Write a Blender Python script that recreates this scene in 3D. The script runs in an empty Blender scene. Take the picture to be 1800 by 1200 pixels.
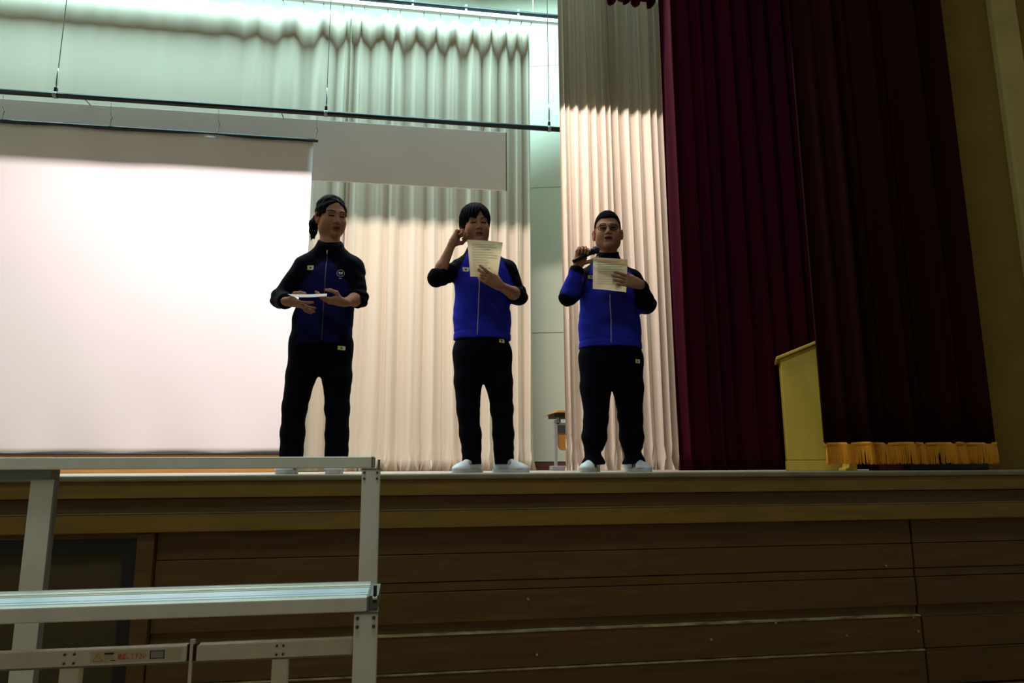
import bpy, math, random
import numpy as np
from mathutils import Matrix, Vector

scene = bpy.context.scene
COL = scene.collection
random.seed(7)

# ------------------------------------------------------------------ camera
def camera_axes(p, y, r):
    f = Vector((math.sin(y)*math.cos(p), math.cos(y)*math.cos(p), math.sin(p)))
    rt = Vector((math.cos(y), -math.sin(y), 0)); up = rt.cross(f)
    c, s = math.cos(r), math.sin(r)
    return rt*c + up*s, up*c - rt*s, f
cam_d = bpy.data.cameras.new('camera'); cam = bpy.data.objects.new('camera', cam_d); COL.objects.link(cam)
cam_d.sensor_width = 36; cam_d.lens = 1238/1800*36; cam_d.clip_start = .05; cam_d.clip_end = 200
ax, ay, az = camera_axes(.17785, .15273, -.00516)
M = Matrix.Identity(4)
for i in range(3):
    M[i][0] = ax[i]; M[i][1] = ay[i]; M[i][2] = -az[i]
M.translation = (0, 0, 1.13)
cam.matrix_world = M
scene.camera = cam

# ------------------------------------------------------------------ world, lights, exposure
w = bpy.data.worlds.new('world'); scene.world = w; w.use_nodes = True
w.node_tree.nodes['Background'].inputs[0].default_value = (1.0, .95, .80, 1)
w.node_tree.nodes['Background'].inputs[1].default_value = .14
scene.view_settings.view_transform = 'Standard'; scene.view_settings.look = 'None'
scene.view_settings.exposure = 0; scene.view_settings.gamma = 1
scene.view_settings.use_curve_mapping = False

def area(name, loc, direction, sx, sy, power, color, spread=180):
    d = bpy.data.lights.new(name, 'AREA'); d.shape = 'RECTANGLE'; d.size = sx; d.size_y = sy
    d.energy = power; d.color = color; d.spread = math.radians(spread)
    o = bpy.data.objects.new(name, d); COL.objects.link(o); o.location = loc
    z = -Vector(direction).normalized(); x = Vector((1, 0, 0)); y = z.cross(x).normalized(); x = y.cross(z)
    m = Matrix((x, y, z)).transposed().to_4x4(); m.translation = loc; o.matrix_world = m
    return o
# border light over the front of the stage, shining back at the curtains from under its own hood
BL_Y, BL_Z = 4.62, 5.01
area('border_light_lamp', (-.80, BL_Y, BL_Z), (0, .62, -.78), 5.5, .016, 240, (1, .90, .86))
# fluorescent row above the rear curtain track
area('rear_tube_lamp', (-1.6, 7.1, 7.22), (0, .10, -1), 8.4, .26, 440, (.53, .95, 1.0))
# dim cool lamp of the hall ceiling above the risers
area('hall_lamp', (-.6, .9, 6.5), (0, .12, -1), 2.6, 1.2, 120, (.74, .94, 1.0))

# ------------------------------------------------------------------ materials
def mat(name, col, rough=.6, metal=0, var=0, vscale=8, bump=0, bscale=60, stretch=(1, 1, 1), col2=None, sheen=0, emit=None, spec=.5, trans=0):
    m = bpy.data.materials.new(name); m.use_nodes = True; nt = m.node_tree; N = nt.nodes; L = nt.links
    b = N['Principled BSDF']; b.inputs['Roughness'].default_value = rough; b.inputs['Metallic'].default_value = metal
    b.inputs['Base Color'].default_value = (*col, 1); b.inputs['Specular IOR Level'].default_value = spec
    if sheen: b.inputs['Sheen Weight'].default_value = sheen
    if emit: b.inputs['Emission Color'].default_value = (*col, 1); b.inputs['Emission Strength'].default_value = emit
    if var or bump:
        tc = N.new('ShaderNodeTexCoord'); mp = N.new('ShaderNodeMapping'); mp.inputs['Scale'].default_value = stretch
        L.new(tc.outputs['Object'], mp.inputs['Vector'])
    if var:
        n = N.new('ShaderNodeTexNoise'); n.inputs['Scale'].default_value = vscale; n.inputs['Detail'].default_value = 6
        L.new(mp.outputs[0], n.inputs['Vector'])
        r = N.new('ShaderNodeValToRGB'); r.color_ramp.elements[0].position = .3; r.color_ramp.elements[1].position = .7
        c2 = col2 or tuple(c*(1-var) for c in col)
        r.color_ramp.elements[0].color = (*c2, 1); r.color_ramp.elements[1].color = (*col, 1)
        L.new(n.outputs['Fac'], r.inputs[0]); L.new(r.outputs[0], b.inputs['Base Color'])
    if bump:
        n2 = N.new('ShaderNodeTexNoise'); n2.inputs['Scale'].default_value = bscale; n2.inputs['Detail'].default_value = 4
        L.new(mp.outputs[0], n2.inputs['Vector'])
        bp = N.new('ShaderNodeBump'); bp.inputs['Strength'].default_value = bump; bp.inputs['Distance'].default_value = .01
        L.new(n2.outputs['Fac'], bp.inputs['Height']); L.new(bp.outputs[0], b.inputs['Normal'])
    if trans:
        t = N.new('ShaderNodeBsdfTranslucent'); t.inputs[0].default_value = (*col, 1)
        mx = N.new('ShaderNodeMixShader'); mx.inputs[0].default_value = trans
        out = [n for n in N if n.type == 'OUTPUT_MATERIAL'][0]
        L.new(b.outputs[0], mx.inputs[1]); L.new(t.outputs[0], mx.inputs[2]); L.new(mx.outputs[0], out.inputs[0])
        if b.inputs['Base Color'].links: L.new(b.inputs['Base Color'].links[0].from_socket, t.inputs[0])
    return m
MT = dict(
    cream=mat('cream_cloth', (.62, .51, .395), .75, var=.10, vscale=1.2, bump=.08, bscale=400, sheen=.15, stretch=(1, 1, .3)),
    cream2=mat('cream_wing_cloth', (.73, .60, .48), .75, trans=.08, var=.10, vscale=1.2, bump=.08, bscale=400, sheen=.15, stretch=(1, 1, .3)),
    screen=mat('screen_white', (.87, .79, .83), .7, var=.04, vscale=.8),
    board=mat('pale_board', (.84, .68, .64), .8, var=.06, vscale=1.5, bump=.05, bscale=200),
    black=mat('black_paint', (.006, .006, .008), .45),
    white_rail=mat('white_rail', (.8, .82, .85), .35),
    steel=mat('steel_wire', (.35, .35, .34), .4, .8),
    dark_steel=mat('dark_steel', (.06, .06, .06), .5, .6),
    red=mat('crimson_velvet', (.052, .0005, .009), .85, var=.35, vscale=3, stretch=(1, 1, .15), spec=.1),
    wine=mat('wine_velvet', (.022, .0018, .0004), .9, var=.35, vscale=3, stretch=(1, 1, .12), spec=.1),
    gold=mat('gold_fringe', (.80, .32, .008), .6, var=.25, vscale=30, stretch=(1, 1, .1)),
    wall_green=mat('plaster_wall', (.74, .71, .58), .85, var=.05, vscale=2, bump=.1, bscale=300),
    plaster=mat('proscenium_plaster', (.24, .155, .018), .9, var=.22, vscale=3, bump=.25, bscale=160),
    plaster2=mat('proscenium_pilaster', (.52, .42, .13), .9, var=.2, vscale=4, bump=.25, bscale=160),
    stagewood=mat('stage_front_wood', (.115, .056, .006), .55, var=.35, vscale=5, stretch=(.5, 1, 6), bump=.08, bscale=60),
    fascia=mat('stage_fascia_wood', (.215, .125, .012), .5, var=.3, vscale=6, stretch=(.5, 1, 4), bump=.08, bscale=60),
    nosing=mat('stage_nosing', (.22, .20, .11), .45, var=.3, vscale=12, stretch=(.5, 1, 1)),
    worn=mat('worn_edge', (.50, .45, .22), .7, var=.75, vscale=22, stretch=(.4, 1, 1), col2=(.115, .056, .006)),
    recess=mat('dark_recess', (.03, .016, .005), .8),
    stagefloor=mat('stage_floor_wood', (.44, .35, .26), .5, var=.25, vscale=4, stretch=(6, .4, 1)),
    hallfloor=mat('hall_floor_wood', (.30, .18, .07), .35, var=.3, vscale=4, stretch=(6, .4, 1)),
    oakpanel=mat('platform_wood', (.62, .30, .08), .5, var=.2, vscale=6, stretch=(.5, 1, 4)),
    lectern=mat('lectern_wood', (.66, .47, .055), .5, var=.12, vscale=5, stretch=(4, 4, .5)),
    alu=mat('brushed_aluminium', (.84, .80, .64), .45, .15, var=.12, vscale=5, stretch=(3, 3, 1)),
    aludark=mat('dull_aluminium', (.20, .20, .17), .5, .4),
    alutop=mat('cyan_lit_aluminium', (.74, .86, .90), .38, .35),  # same aluminium, with the cool light on the tread tops put into its colour
    bolt=mat('bolt_zinc', (.10, .10, .10), .5, .7),
    sticker=mat('sticker_cream', (.60, .58, .40), .6),
    redprint=mat('red_print', (.75, .03, .02), .6),
    blackprint=mat('black_print', (.02, .02, .02), .6),
    greyprint=mat('grey_print', (.35, .34, .33), .6),
    orangeprint=mat('orange_print', (.7, .30, .10), .6),
    doorwood=mat('door_panel_wood', (.06, .043, .008), .6, var=.2, vscale=4),
    concrete=mat('stage_wall_bounce', (.60, .55, .42), .9),  # unseen walls and ceiling, made pale to bounce more light onto the curtains
    deskwood=mat('desk_wood', (.55, .27, .07), .45, var=.2, vscale=10),
    deskbrown=mat('desk_panel_brown', (.40, .16, .03), .45),
    greysteel=mat('grey_enamel', (.30, .29, .31), .4, .3),
    baseboard=mat('baseboard_redwood', (.13, .035, .02), .6),
    tube=mat('lamp_tube', (.8, 1, .97), emit=6),
    warm=mat('lamp_warm_strip', (1, .9, .78), emit=6),
    hood=mat('lamp_hood', (.02, .02, .02), .9, spec=.1),
)

# ------------------------------------------------------------------ mesh helpers
class MB:
    def __init__(s): s.v = []; s.f = []; s.m = []
    def add(s, vs, fs, mi=0):
        o = len(s.v); s.v += [tuple(map(float, v)) for v in vs]; s.f += [tuple(i+o for i in f) for f in fs]; s.m += [mi]*len(fs); return s
    def box(s, x0, x1, y0, y1, z0, z1, mi=0):
        vs = [(x, y, z) for z in (z0, z1) for y in (y0, y1) for x in (x0, x1)]
        return s.add(vs, [(0, 2, 3, 1), (4, 5, 7, 6), (0, 1, 5, 4), (2, 6, 7, 3), (0, 4, 6, 2), (1, 3, 7, 5)], mi)
    def tube(s, pts, r, n=8, cap=True, mi=0):
        pts = [Vector(p) for p in pts]; rings = []
        for i, p in enumerate(pts):
            d = (pts[min(i+1, len(pts)-1)]-pts[max(i-1, 0)]).normalized()
            a = Vector((0, 0, 1)) if abs(d.z) < .9 else Vector((1, 0, 0))
            u = d.cross(a).normalized(); v = d.cross(u)
            rr = r[i] if isinstance(r, (list, tuple)) else r
            rings.append([p+u*rr*math.cos(2*math.pi*k/n)+v*rr*math.sin(2*math.pi*k/n) for k in range(n)])
        vs = [q for R_ in rings for q in R_]; fs = []
        for i in range(len(pts)-1):
            for k in range(n):
                fs.append((i*n+k, i*n+(k+1) % n, (i+1)*n+(k+1) % n, (i+1)*n+k))
        if cap: fs.append(tuple(range(n))[::-1]); fs.append(tuple(range((len(pts)-1)*n, len(pts)*n)))
        return s.add(vs, fs, mi)
    def prism(s, poly, axis, a0, a1, mi=0):
        n = len(poly)
        def P(q, a): return {'x': (a, q[0], q[1]), 'y': (q[0], a, q[1]), 'z': (q[0], q[1], a)}[axis]
        vs = [P(q, a0) for q in poly]+[P(q, a1) for q in poly]
        fs = [tuple(range(n)), tuple(range(n, 2*n))[::-1]]+[(k, k+n, (k+1) % n+n, (k+1) % n) for k in range(n)]
        return s.add(vs, fs, mi)
    def build(s, name, mats, parent=None, smooth=False, bevel=0, origin=None, fix=True):
        return mesh_obj(name, s.v, s.f, mats, parent, smooth, bevel, origin, s.m, fix)
def world_loc(o):
    v = Vector(o.location)
    while o.parent: o = o.parent; v += Vector(o.location)
    return v
def mesh_obj(name, v, f, mats, parent=None, smooth=False, bevel=0, origin=None, mi=None, fix=True):
    v = np.asarray(v, dtype=np.float64)
    if parent is not None: off = np.array(world_loc(parent)); loc = (0, 0, 0)
    else:
        if origin is None: origin = ((v[:, 0].min()+v[:, 0].max())/2, (v[:, 1].min()+v[:, 1].max())/2, v[:, 2].min())
        off = np.array(origin); loc = origin
    me = bpy.data.meshes.new(name)
    me.from_pydata((v-off).tolist(), [], f if isinstance(f, list) else f.tolist())
    if not isinstance(mats, (list, tuple)): mats = [mats]
    for m in mats: me.materials.append(m)
    if mi is not None and len(mats) > 1: me.polygons.foreach_set('material_index', np.asarray(mi, dtype=np.int32))
    if smooth: me.polygons.foreach_set('use_smooth', np.ones(len(me.polygons), dtype=bool))
    if fix:
        import bmesh
        bm = bmesh.new(); bm.from_mesh(me); bmesh.ops.recalc_face_normals(bm, faces=bm.faces); bm.to_mesh(me); bm.free()
    me.update()
    o = bpy.data.objects.new(name, me); COL.objects.link(o); o.location = loc
    if parent is not None: o.parent = parent
    if bevel:
        b = o.modifiers.new('bevel', 'BEVEL'); b.width = bevel; b.segments = 2; b.limit_method = 'ANGLE'
    return o
def empty(name, loc):
    o = bpy.data.objects.new(name, None); COL.objects.link(o); o.location = loc; o.empty_display_size = .1; return o
def tag(o, label=None, cat=None, group=None, kind=None):
    if label: o['label'] = label
    if cat: o['category'] = cat
    if group: o['group'] = group
    if kind: o['kind'] = kind
    return o
def struct(o, label=None): tag(o, label, None, None, 'structure'); return o
def bx(name, m, x0, x1, y0, y1, z0, z1, parent=None, bevel=0):
    return MB().box(x0, x1, y0, y1, z0, z1).build(name, m, parent, bevel=bevel)
def copy_to(o, parent, dx, dy, dz):
    c = o.copy(); COL.objects.link(c); c.parent = parent; c.location = Vector(o.location)+Vector((dx, dy, dz)); return c

ST = 1.105           # stage floor height

# ------------------------------------------------------------------ the setting
struct(bx('floor', MT['hallfloor'], -9, 9, -8, 3.7, -.1, 0), 'dark wooden floor of the hall')
struct(bx('floor_stage', MT['stagefloor'], -7, 6, 3.55, 9.2, ST-.12, ST-.001), 'wooden stage floor')
struct(bx('ceiling', MT['concrete'], -7, 6, 3.7, 9.2, 8.3, 8.4), 'ceiling above the stage')
struct(bx('wall_left', MT['concrete'], -6.7, -6.5, 3.9, 9.0, ST-.03, 8.3), 'left side wall of the stage')
struct(bx('wall_right', MT['concrete'], 5.6, 5.8, 4.7, 9.0, ST-.03, 8.3), 'right side wall of the stage')
struct(bx('wall_back', MT['wall_green'], -6.6, 1.0, 8.45, 8.6, ST-.03, 8.3), 'rear wall behind the cream curtain')
# splayed wall seen between the rear curtain and the wing curtain, in stacked panels with seams
sw = empty('wall_splay', (2.2, 8.2, ST)); struct(sw, 'pale plaster wall behind the curtains with thin horizontal seams')
p0, p1 = Vector((.9, 8.46, 0)), Vector((5.6, 7.30, 0))
nrm = Vector((-(p1-p0).y, (p1-p0).x, 0)).normalized()
zz = [ST-.02, 1.2, 2.75, 4.62, 6.30, 8.3]
for a, b in zip(zz[:-1], zz[1:]):
    q0, q1 = p0, p1
    pts = [q0, q1, q1+nrm*.12, q0+nrm*.12]
    low = a < 1.15
    m = MB().prism([(p.x, p.y) for p in pts], 'z', a+.004, b-.004)
    m.build('baseboard' if low else 'wall_panel', MT['baseboard'] if low else MT['wall_green'], sw)
back = [p+nrm*.02 for p in (p0, p1)]+[p+nrm*.14 for p in (p1, p0)]
MB().prism([(p.x, p.y) for p in back], 'z', ST-.02, 8.3).build('wall_backing', MT['recess'], sw)

# proscenium: header (above the picture) and the plaster wall on the right
struct(bx('wall_header', MT['plaster'], -7, 6, 3.60, 3.76, 5.35, 8.3), 'proscenium header above the stage opening')
wr = empty('wall_proscenium', (4.4, 4.3, ST)); struct(wr, 'olive brown plaster wall beside the stage opening')
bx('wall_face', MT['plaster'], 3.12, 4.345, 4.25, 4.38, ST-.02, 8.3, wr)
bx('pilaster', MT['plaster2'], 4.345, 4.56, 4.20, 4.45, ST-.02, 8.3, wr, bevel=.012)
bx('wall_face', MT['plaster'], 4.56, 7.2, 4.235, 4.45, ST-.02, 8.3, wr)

# stage front: nosing, fascias, planks, door
sf = empty('wall_stage_front', (0, 3.6, 0)); struct(sf, 'brown wooden front of the stage built of long horizontal planks')
XL, XR, XJ, XD = -7.0, 7.0, 2.73, -1.11
bx('nosing', MT['nosing'], XL, XR, 3.492, 3.75, ST-.028, ST, sf, bevel=.008)
bx('fascia_board', MT['fascia'], XL, XR, 3.505, 3.58, 1.003, ST-.028, sf, bevel=.003)
bx('fascia_board', MT['stagewood'], XL, XR, 3.53, 3.60, .936, 1.000, sf, bevel=.002)
bx('fascia_board', MT['fascia'], XL, XR, 3.515, 3.60, .849, .934, sf, bevel=.004)
bx('backing_board', MT['recess'], XL, XR, 3.60, 3.70, 0, 1.0, sf)
rows = [(.722, .846, 3.566), (.592, .719, 3.566), (.547, .589, 3.570), (.402, .544, 3.566), (.190, .352, 3.550), (.012, .182, 3.545)]
for (a, b, y) in rows:
    for (x0, x1) in ((XD, XJ-.006), (XJ+.006, XR), (XL, -2.75)):
        bx('plank', MT['stagewood'], x0, x1, y, 3.61, a, b, sf, bevel=.003)
for (a, b) in ((.355, .400),):
    for (x0, x1) in ((XD, XJ-.006), (XJ+.006, XR)):
        bx('plank', MT['stagewood'], x0, x1, 3.582, 3.61, a, b, sf)
for z, x1 in ((.352, XJ-.006), (.182, XJ-.006)):
    bx('worn_edge', MT['worn'], XD, x1, 3.545 if z > .3 else 3.540, 3.60, z-.001, z+.005, sf)
    bx('worn_edge', MT['stagewood'], XJ+.006, XR, 3.547 if z > .3 else 3.542, 3.60, z-.001, z+.005, sf)
bx('worn_edge', MT['nosing'], XL, XR, 3.5125, 3.55, .933, .9365, sf)
# nail marks and scuffs
for (x, z) in ((.62, .50), (1.55, .28), (.66, .245), (2.29, .27), (2.7, .275), (1.9, .345), (2.55, .61), (2.68, .345)):
    MB().tube([(x, 3.545, z), (x, 3.575, z)], .006, 8).build('nail_head', MT['worn'], sf)
dr = empty('door_1', (-1.9, 3.58, 0)); struct(dr, 'dark door under the stage with a black frame')
bx('door_post', MT['stagewood'], -1.188, XD-.003, 3.535, 3.61, 0, .846, dr, bevel=.004)
bx('door_post', MT['stagewood'], -2.75, -2.672, 3.535, 3.61, 0, .846, dr, bevel=.004)
bx('door_frame', MT['black'], -2.67, -1.19, 3.55, 3.61, .760, .822, dr)
bx('door_lintel', MT['stagewood'], -2.67, -1.19, 3.545, 3.61, .824, .847, dr)
bx('door_frame', MT['black'], -1.245, -1.19, 3.55, 3.61, 0, .760, dr)
bx('door_frame', MT['black'], -2.67, -2.615, 3.55, 3.61, 0, .760, dr)
bx('door_panel', MT['doorwood'], -2.615, -1.93, 3.575, 3.605, 0, .760, dr, bevel=.003)
bx('door_panel', MT['doorwood'], -1.924, -1.245, 3.575, 3.605, 0, .760, dr, bevel=.003)

# ------------------------------------------------------------------ curtains
def curtain(name, x0, x1, y, z0, z1, pleats, amp, seed, m, nv=46, per=14, gather=.0, parent=None, ampfn=None, scallop=0, thick=.004, top_amp=1.0, crumple=.0, lean=0, curl=.55):
    rng = np.random.RandomState(seed)
    wd = rng.uniform(.55, 1.5, pleats); wd /= wd.sum(); edges = np.concatenate([[0], np.cumsum(wd)])
    nu = pleats*per+1
    u = np.linspace(0, 1, nu); ph = np.interp(u, edges, np.arange(pleats+1))
    pa = np.interp(u, np.linspace(0, 1, pleats+1), rng.uniform(.45, 1.1, pleats+1))
    v = np.linspace(0, 1, nv); Uu, V = np.meshgrid(u, v)
    drift = .10*np.sin(2.1*V+rng.rand()*6+ph[None]*.7)+.05*np.sin(5*V+ph[None]*1.9)
    P = 2*np.pi*(ph[None]+drift*(1-V)**.7)
    A = amp*pa[None]*(top_amp*V+(1-V))
    if ampfn is not None: A = A*ampfn(Uu)
    s = np.sin(P); s = np.sign(s)*np.abs(s)**.75
    Yd = y+A*s+.25*A*np.sin(2.7*P+seed)
    width = (x1-x0)/pleats
    X = x0+(x1-x0)*Uu+curl*np.minimum(A, width*.28)*np.sin(2*P)*.45+lean*(1-V)
    Z = z0+(z1-z0)*V
    if crumple:
        k = np.clip((z0+.32-Z)/.32, 0, 1)
        Yd = Yd-crumple*k*np.abs(np.sin(7*np.pi*ph[None]/2+3*Z*6))*rng.uniform(.3, 1, nu)[None]
        X = X+crumple*.4*k*np.sin(ph[None]*9+Z*20)
    if scallop:
        Z = Z-scallop*np.clip(V-.9, 0, 1)*10*(.5-.5*np.cos(P))*(.6+.4*pa[None])
    vs = np.stack([X, Yd, Z], -1).reshape(-1, 3)
    i = np.arange(nv-1)[:, None]*nu+np.arange(nu-1)[None]
    fs = np.stack([i, i+1, i+nu+1, i+nu], -1).reshape(-1, 4)
    o = mesh_obj(name, vs, fs, m, parent, True, fix=False)
    if thick: sd = o.modifiers.new('thickness', 'SOLIDIFY'); sd.thickness = thick; sd.offset = 0
    return o, x0+(x1-x0)*edges

def curtain_thing(name, label, group=None, loc=None):
    e = empty(name, loc); tag(e, label, 'curtain', group); return e
# rear curtain, two halves
e = curtain_thing('rear_curtain', 'wide cream rear curtain hanging nearly flat behind the projection screen', 'cream rear curtains', (-3.3, 7.62, ST))
curtain('cloth', -6.3, -.70, 7.62, ST+.004, 6.385, 17, .030, 3, MT['cream'], parent=e, scallop=.05, top_amp=1.1, crumple=.02, ampfn=lambda u: .08+1.3*np.clip((u-.72)/.28, 0, 1)**1.3)
e2 = curtain_thing('rear_curtain', 'cream rear curtain hanging in soft folds beside the pale plaster wall', 'cream rear curtains', (.35, 7.60, ST))
_, ed = curtain('cloth', -.69, 1.40, 7.60, ST+.004, 6.385, 11, .05, 5, MT['cream'], parent=e2, scallop=.06, top_amp=1.0, crumple=.05, ampfn=lambda u: .7+.6*u**2)
# track with hooks
tr = empty('curtain_track', (-2, 7.45, 6.33)); tag(tr, 'white curtain track under a black pipe above the rear curtain', 'track')
MB().tube([(-6.4, 7.44, 6.445), (2.6, 7.44, 6.445)], .026, 12).build('pipe', MT['black'], tr, True)
bx('rail', MT['white_rail'], -6.4, 2.6, 7.415, 7.465, 6.345, 6.40, tr, bevel=.006)
for x in np.arange(-6.2, 2.6, .62): MB().box(x-.012, x+.012, 7.42, 7.46, 6.39, 6.48).build('clamp', MT['white_rail'], tr)
hk = None
xs = list(np.linspace(-5.9, -.78, 24))+list(ed)
for i, x in enumerate(xs):
    if hk is None:
        hk = MB().tube([(x, 7.44, 6.35), (x, 7.455, 6.335), (x, 7.50, 6.345), (x, 7.555, 6.365)], .006, 5).build('hook', MT['steel'], tr); hx = x
    else: copy_to(hk, tr, x-hx, 0, 0)
for x in (-5.2, -2.75, -.35, 1.42):
    MB().tube([(x, 7.44, 6.46), (x, 7.44, 8.31)], .004, 6).build('hanger_wire', MT['steel'], tr)

# wing curtain lit below, olive above
e = curtain_thing('wing_curtain', 'cream wing curtain in deep folds between plaster wall and crimson curtain', None, (1.95, 6.0, ST))
curtain('cloth', 1.385, 2.62, 6.0, ST+.004, 5.75, 15, .065, 11, MT['cream2'], parent=e, scallop=.05, top_amp=.8, crumple=.04, thick=0)
MB().tube([(1.2, 6.0, 5.79), (5.6, 6.0, 5.79)], .022, 10).build('rail', MT['black'], e, True)
# crimson wing curtain
e = curtain_thing('crimson_curtain', 'crimson velvet wing curtain hanging behind the lectern', None, (2.6, 4.5, ST))
curtain('cloth', 1.806, 3.40, 4.49, ST+.004, 6.6, 13, .05, 17, MT['red'], parent=e, top_amp=.9, crumple=.02)
MB().tube([(1.0, 4.48, 6.62), (5.6, 4.48, 6.62)], .022, 10).build('rail', MT['black'], e, True)
# crimson swag above the wing curtain
e = curtain_thing('crimson_valance', 'scalloped bottom of a crimson valance above the cream wing curtain', None, (1.9, 5.3, 5.0))
vs = []; fs = []; nu, nv = 49, 14
for j in range(nv):
    for i in range(nu):
        u = i/(nu-1); t = j/(nv-1); k = abs(math.sin(u*math.pi*4))
        zb = 5.205-.075*k
        vs.append((1.66+.46*u, 5.34-.06*math.sin(t*math.pi)*k-.03*math.sin(u*40), zb+t*1.5))
for j in range(nv-1):
    for i in range(nu-1):
        a = j*nu+i; fs.append((a, a+1, a+nu+1, a+nu))
o = mesh_obj('cloth', vs, fs, MT['red'], e, True, fix=False); s = o.modifiers.new('t', 'SOLIDIFY'); s.thickness = .02
# front drape with gold fringe
e = curtain_thing('front_drape', 'dark wine velvet front drape with gold fringe along its hem', None, (3.0, 3.85, ST))
def drape_y(u, t):
    return .045*math.sin(u*2*math.pi*3.6+.6)+.022*math.sin(u*2*math.pi*8.3+2*t*.3)+.012*math.sin(u*50)
def sheet(z0, z1, nv, ox, dy=0):
    vs = []; fs = []; nu = 180
    for j in range(nv):
        t = j/(nv-1)
        for i in range(nu):
            u = i/(nu-1); vs.append((2.472+1.085*u, 3.85+drape_y(u, t)+dy, z0+(z1-z0)*t))
    for j in range(nv-1):
        for i in range(nu-1):
            a = j*nu+i; fs.append((a, a+1, a+nu+1, a+nu))
    return vs, fs
v_, f_ = sheet(1.261, 6.6, 20, 0); o = mesh_obj('cloth', v_, f_, MT['wine'], e, True, fix=False); s = o.modifiers.new('t', 'SOLIDIFY'); s.thickness = .008
v_, f_ = sheet(1.246, 1.270, 2, 0, -.007); o = mesh_obj('fringe_heading', v_, f_, MT['gold'], e, True, fix=False); s = o.modifiers.new('t', 'SOLIDIFY'); s.thickness = .008
m = MB(); rng = random.Random(4)
for k in range(820):
    u = (k+.5)/820; x = 2.472+1.085*u; y = 3.85+drape_y(u, 0)-.006
    L_ = .105+.012*rng.random(); dx = rng.uniform(-.006, .006)
    if abs(u-.335) < .003 or abs(u-.665) < .003 or abs(u-.18) < .002: L_ *= .45
    m.tube([(x, y, 1.256), (x+dx*.5, y-.003, 1.256-L_*.5), (x+dx, y+rng.uniform(-.004, .002), 1.256-L_)], [.0016, .0024, .0020], 4, cap=False)
tag(m.build('fringe', MT['gold'], e, True, fix=False), kind='stuff')
MB().tube([(2.2, 3.85, 6.62), (5.0, 3.85, 6.62)], .022, 10).build('rail', MT['black'], e, True)

# ------------------------------------------------------------------ screen, board, batten
e = empty('projection_screen', (-3.4, 7.0, 1.28)); tag(e, 'large white projection screen with black bars hanging before the rear curtain', 'screen')
nu, nv = 90, 60; vs = []; fs = []
for j in range(nv):
    for i in range(nu):
        u = i/(nu-1); t = j/(nv-1); x = -6.0+5.02*u; z = 1.285+3.165*t
        y = 7.0+.006*math.sin(x*2.3+z*.6)*t+.007*math.sin(x*5.1-z*2.2)*t**3+.004*math.sin(x*9+z*5)*t**6+.012*math.sin(x*7+z*3)*(1-t)**6
        vs.append((x, y, z))
for j in range(nv-1):
    for i in range(nu-1):
        a = j*nu+i; fs.append((a, a+1, a+nu+1, a+nu))
o = mesh_obj('screen_fabric', vs, fs, MT['screen'], e, True, fix=False); s = o.modifiers.new('t', 'SOLIDIFY'); s.thickness = .003
MB().tube([(-6.1, 7.0, 4.46), (-.935, 7.0, 4.46)], .018, 10).build('top_bar', MT['black'], e, True)
MB().tube([(-6.05, 7.0, 1.277), (-.935, 7.0, 1.277)], .014, 10).build('bottom_bar', MT['dark_steel'], e, True)
for x in (-5.2, -3.9, -2.93, -1.92, -.96):
    MB().tube([(x, 6.99, 4.47), (x+.005, 6.99, 4.53), (x+.02, 6.98, 4.56), (x+.01, 6.96, 4.59)], .006, 6).build('hanger_hook', MT['steel'], e)
    MB().tube([(x+.01, 6.96, 4.58), (x+.01, 6.945, 4.70)], .0025, 5).build('hanger_wire', MT['steel'], e)
e = empty('banner_board', (-2.5, 7.22, 4.12)); tag(e, 'long pale blank banner board hanging above the projection screen', 'banner')
bx('board_face', MT['board'], -6.2, 1.055, 7.215, 7.235, 4.12, 4.80, e, bevel=.003)
bx('board_rim', MT['recess'], 1.055, 1.062, 7.213, 7.237, 4.12, 4.80, e)
for x in (-3.23, -1.33, .80):
    MB().tube([(x, 7.22, 4.80), (x, 7.05, 4.79), (x, 6.93, 4.74)], .006, 6).build('hanger_hook', MT['steel'], e)
e = empty('hanging_batten', (-2, 6.9, 4.68)); tag(e, 'black batten pipe hanging on wires above the banner board', 'batten')
MB().tube([(-6.3, 6.9, 4.715), (2.2, 6.9, 4.715)], .027, 12).build('pipe', MT['black'], e, True)
for x in (-5.98, -3.41, -.855, 1.478):
    MB().tube([(x, 6.9, 4.98), (x, 6.9, 8.31)], .004, 6).build('wire', MT['dark_steel'], e)
    MB().tube([(x, 6.9, 4.74), (x, 6.9, 4.80), (x, 6.9, 4.83), (x, 6.9, 4.93), (x, 6.9, 4.96), (x, 6.9, 5.0)], [.004, .005, .011, .011, .005, .004], 8).build('turnbuckle', MT['steel'], e, True)
    MB().tube([(x-.016, 6.9, 4.715), (x+.016, 6.9, 4.715)], .033, 12).build('pipe_clamp', MT['greysteel'], e, True)
    MB().box(x-.012, x+.012, 6.885, 6.915, 4.74, 4.79).build('clamp_lug', MT['dark_steel'], e)

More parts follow.
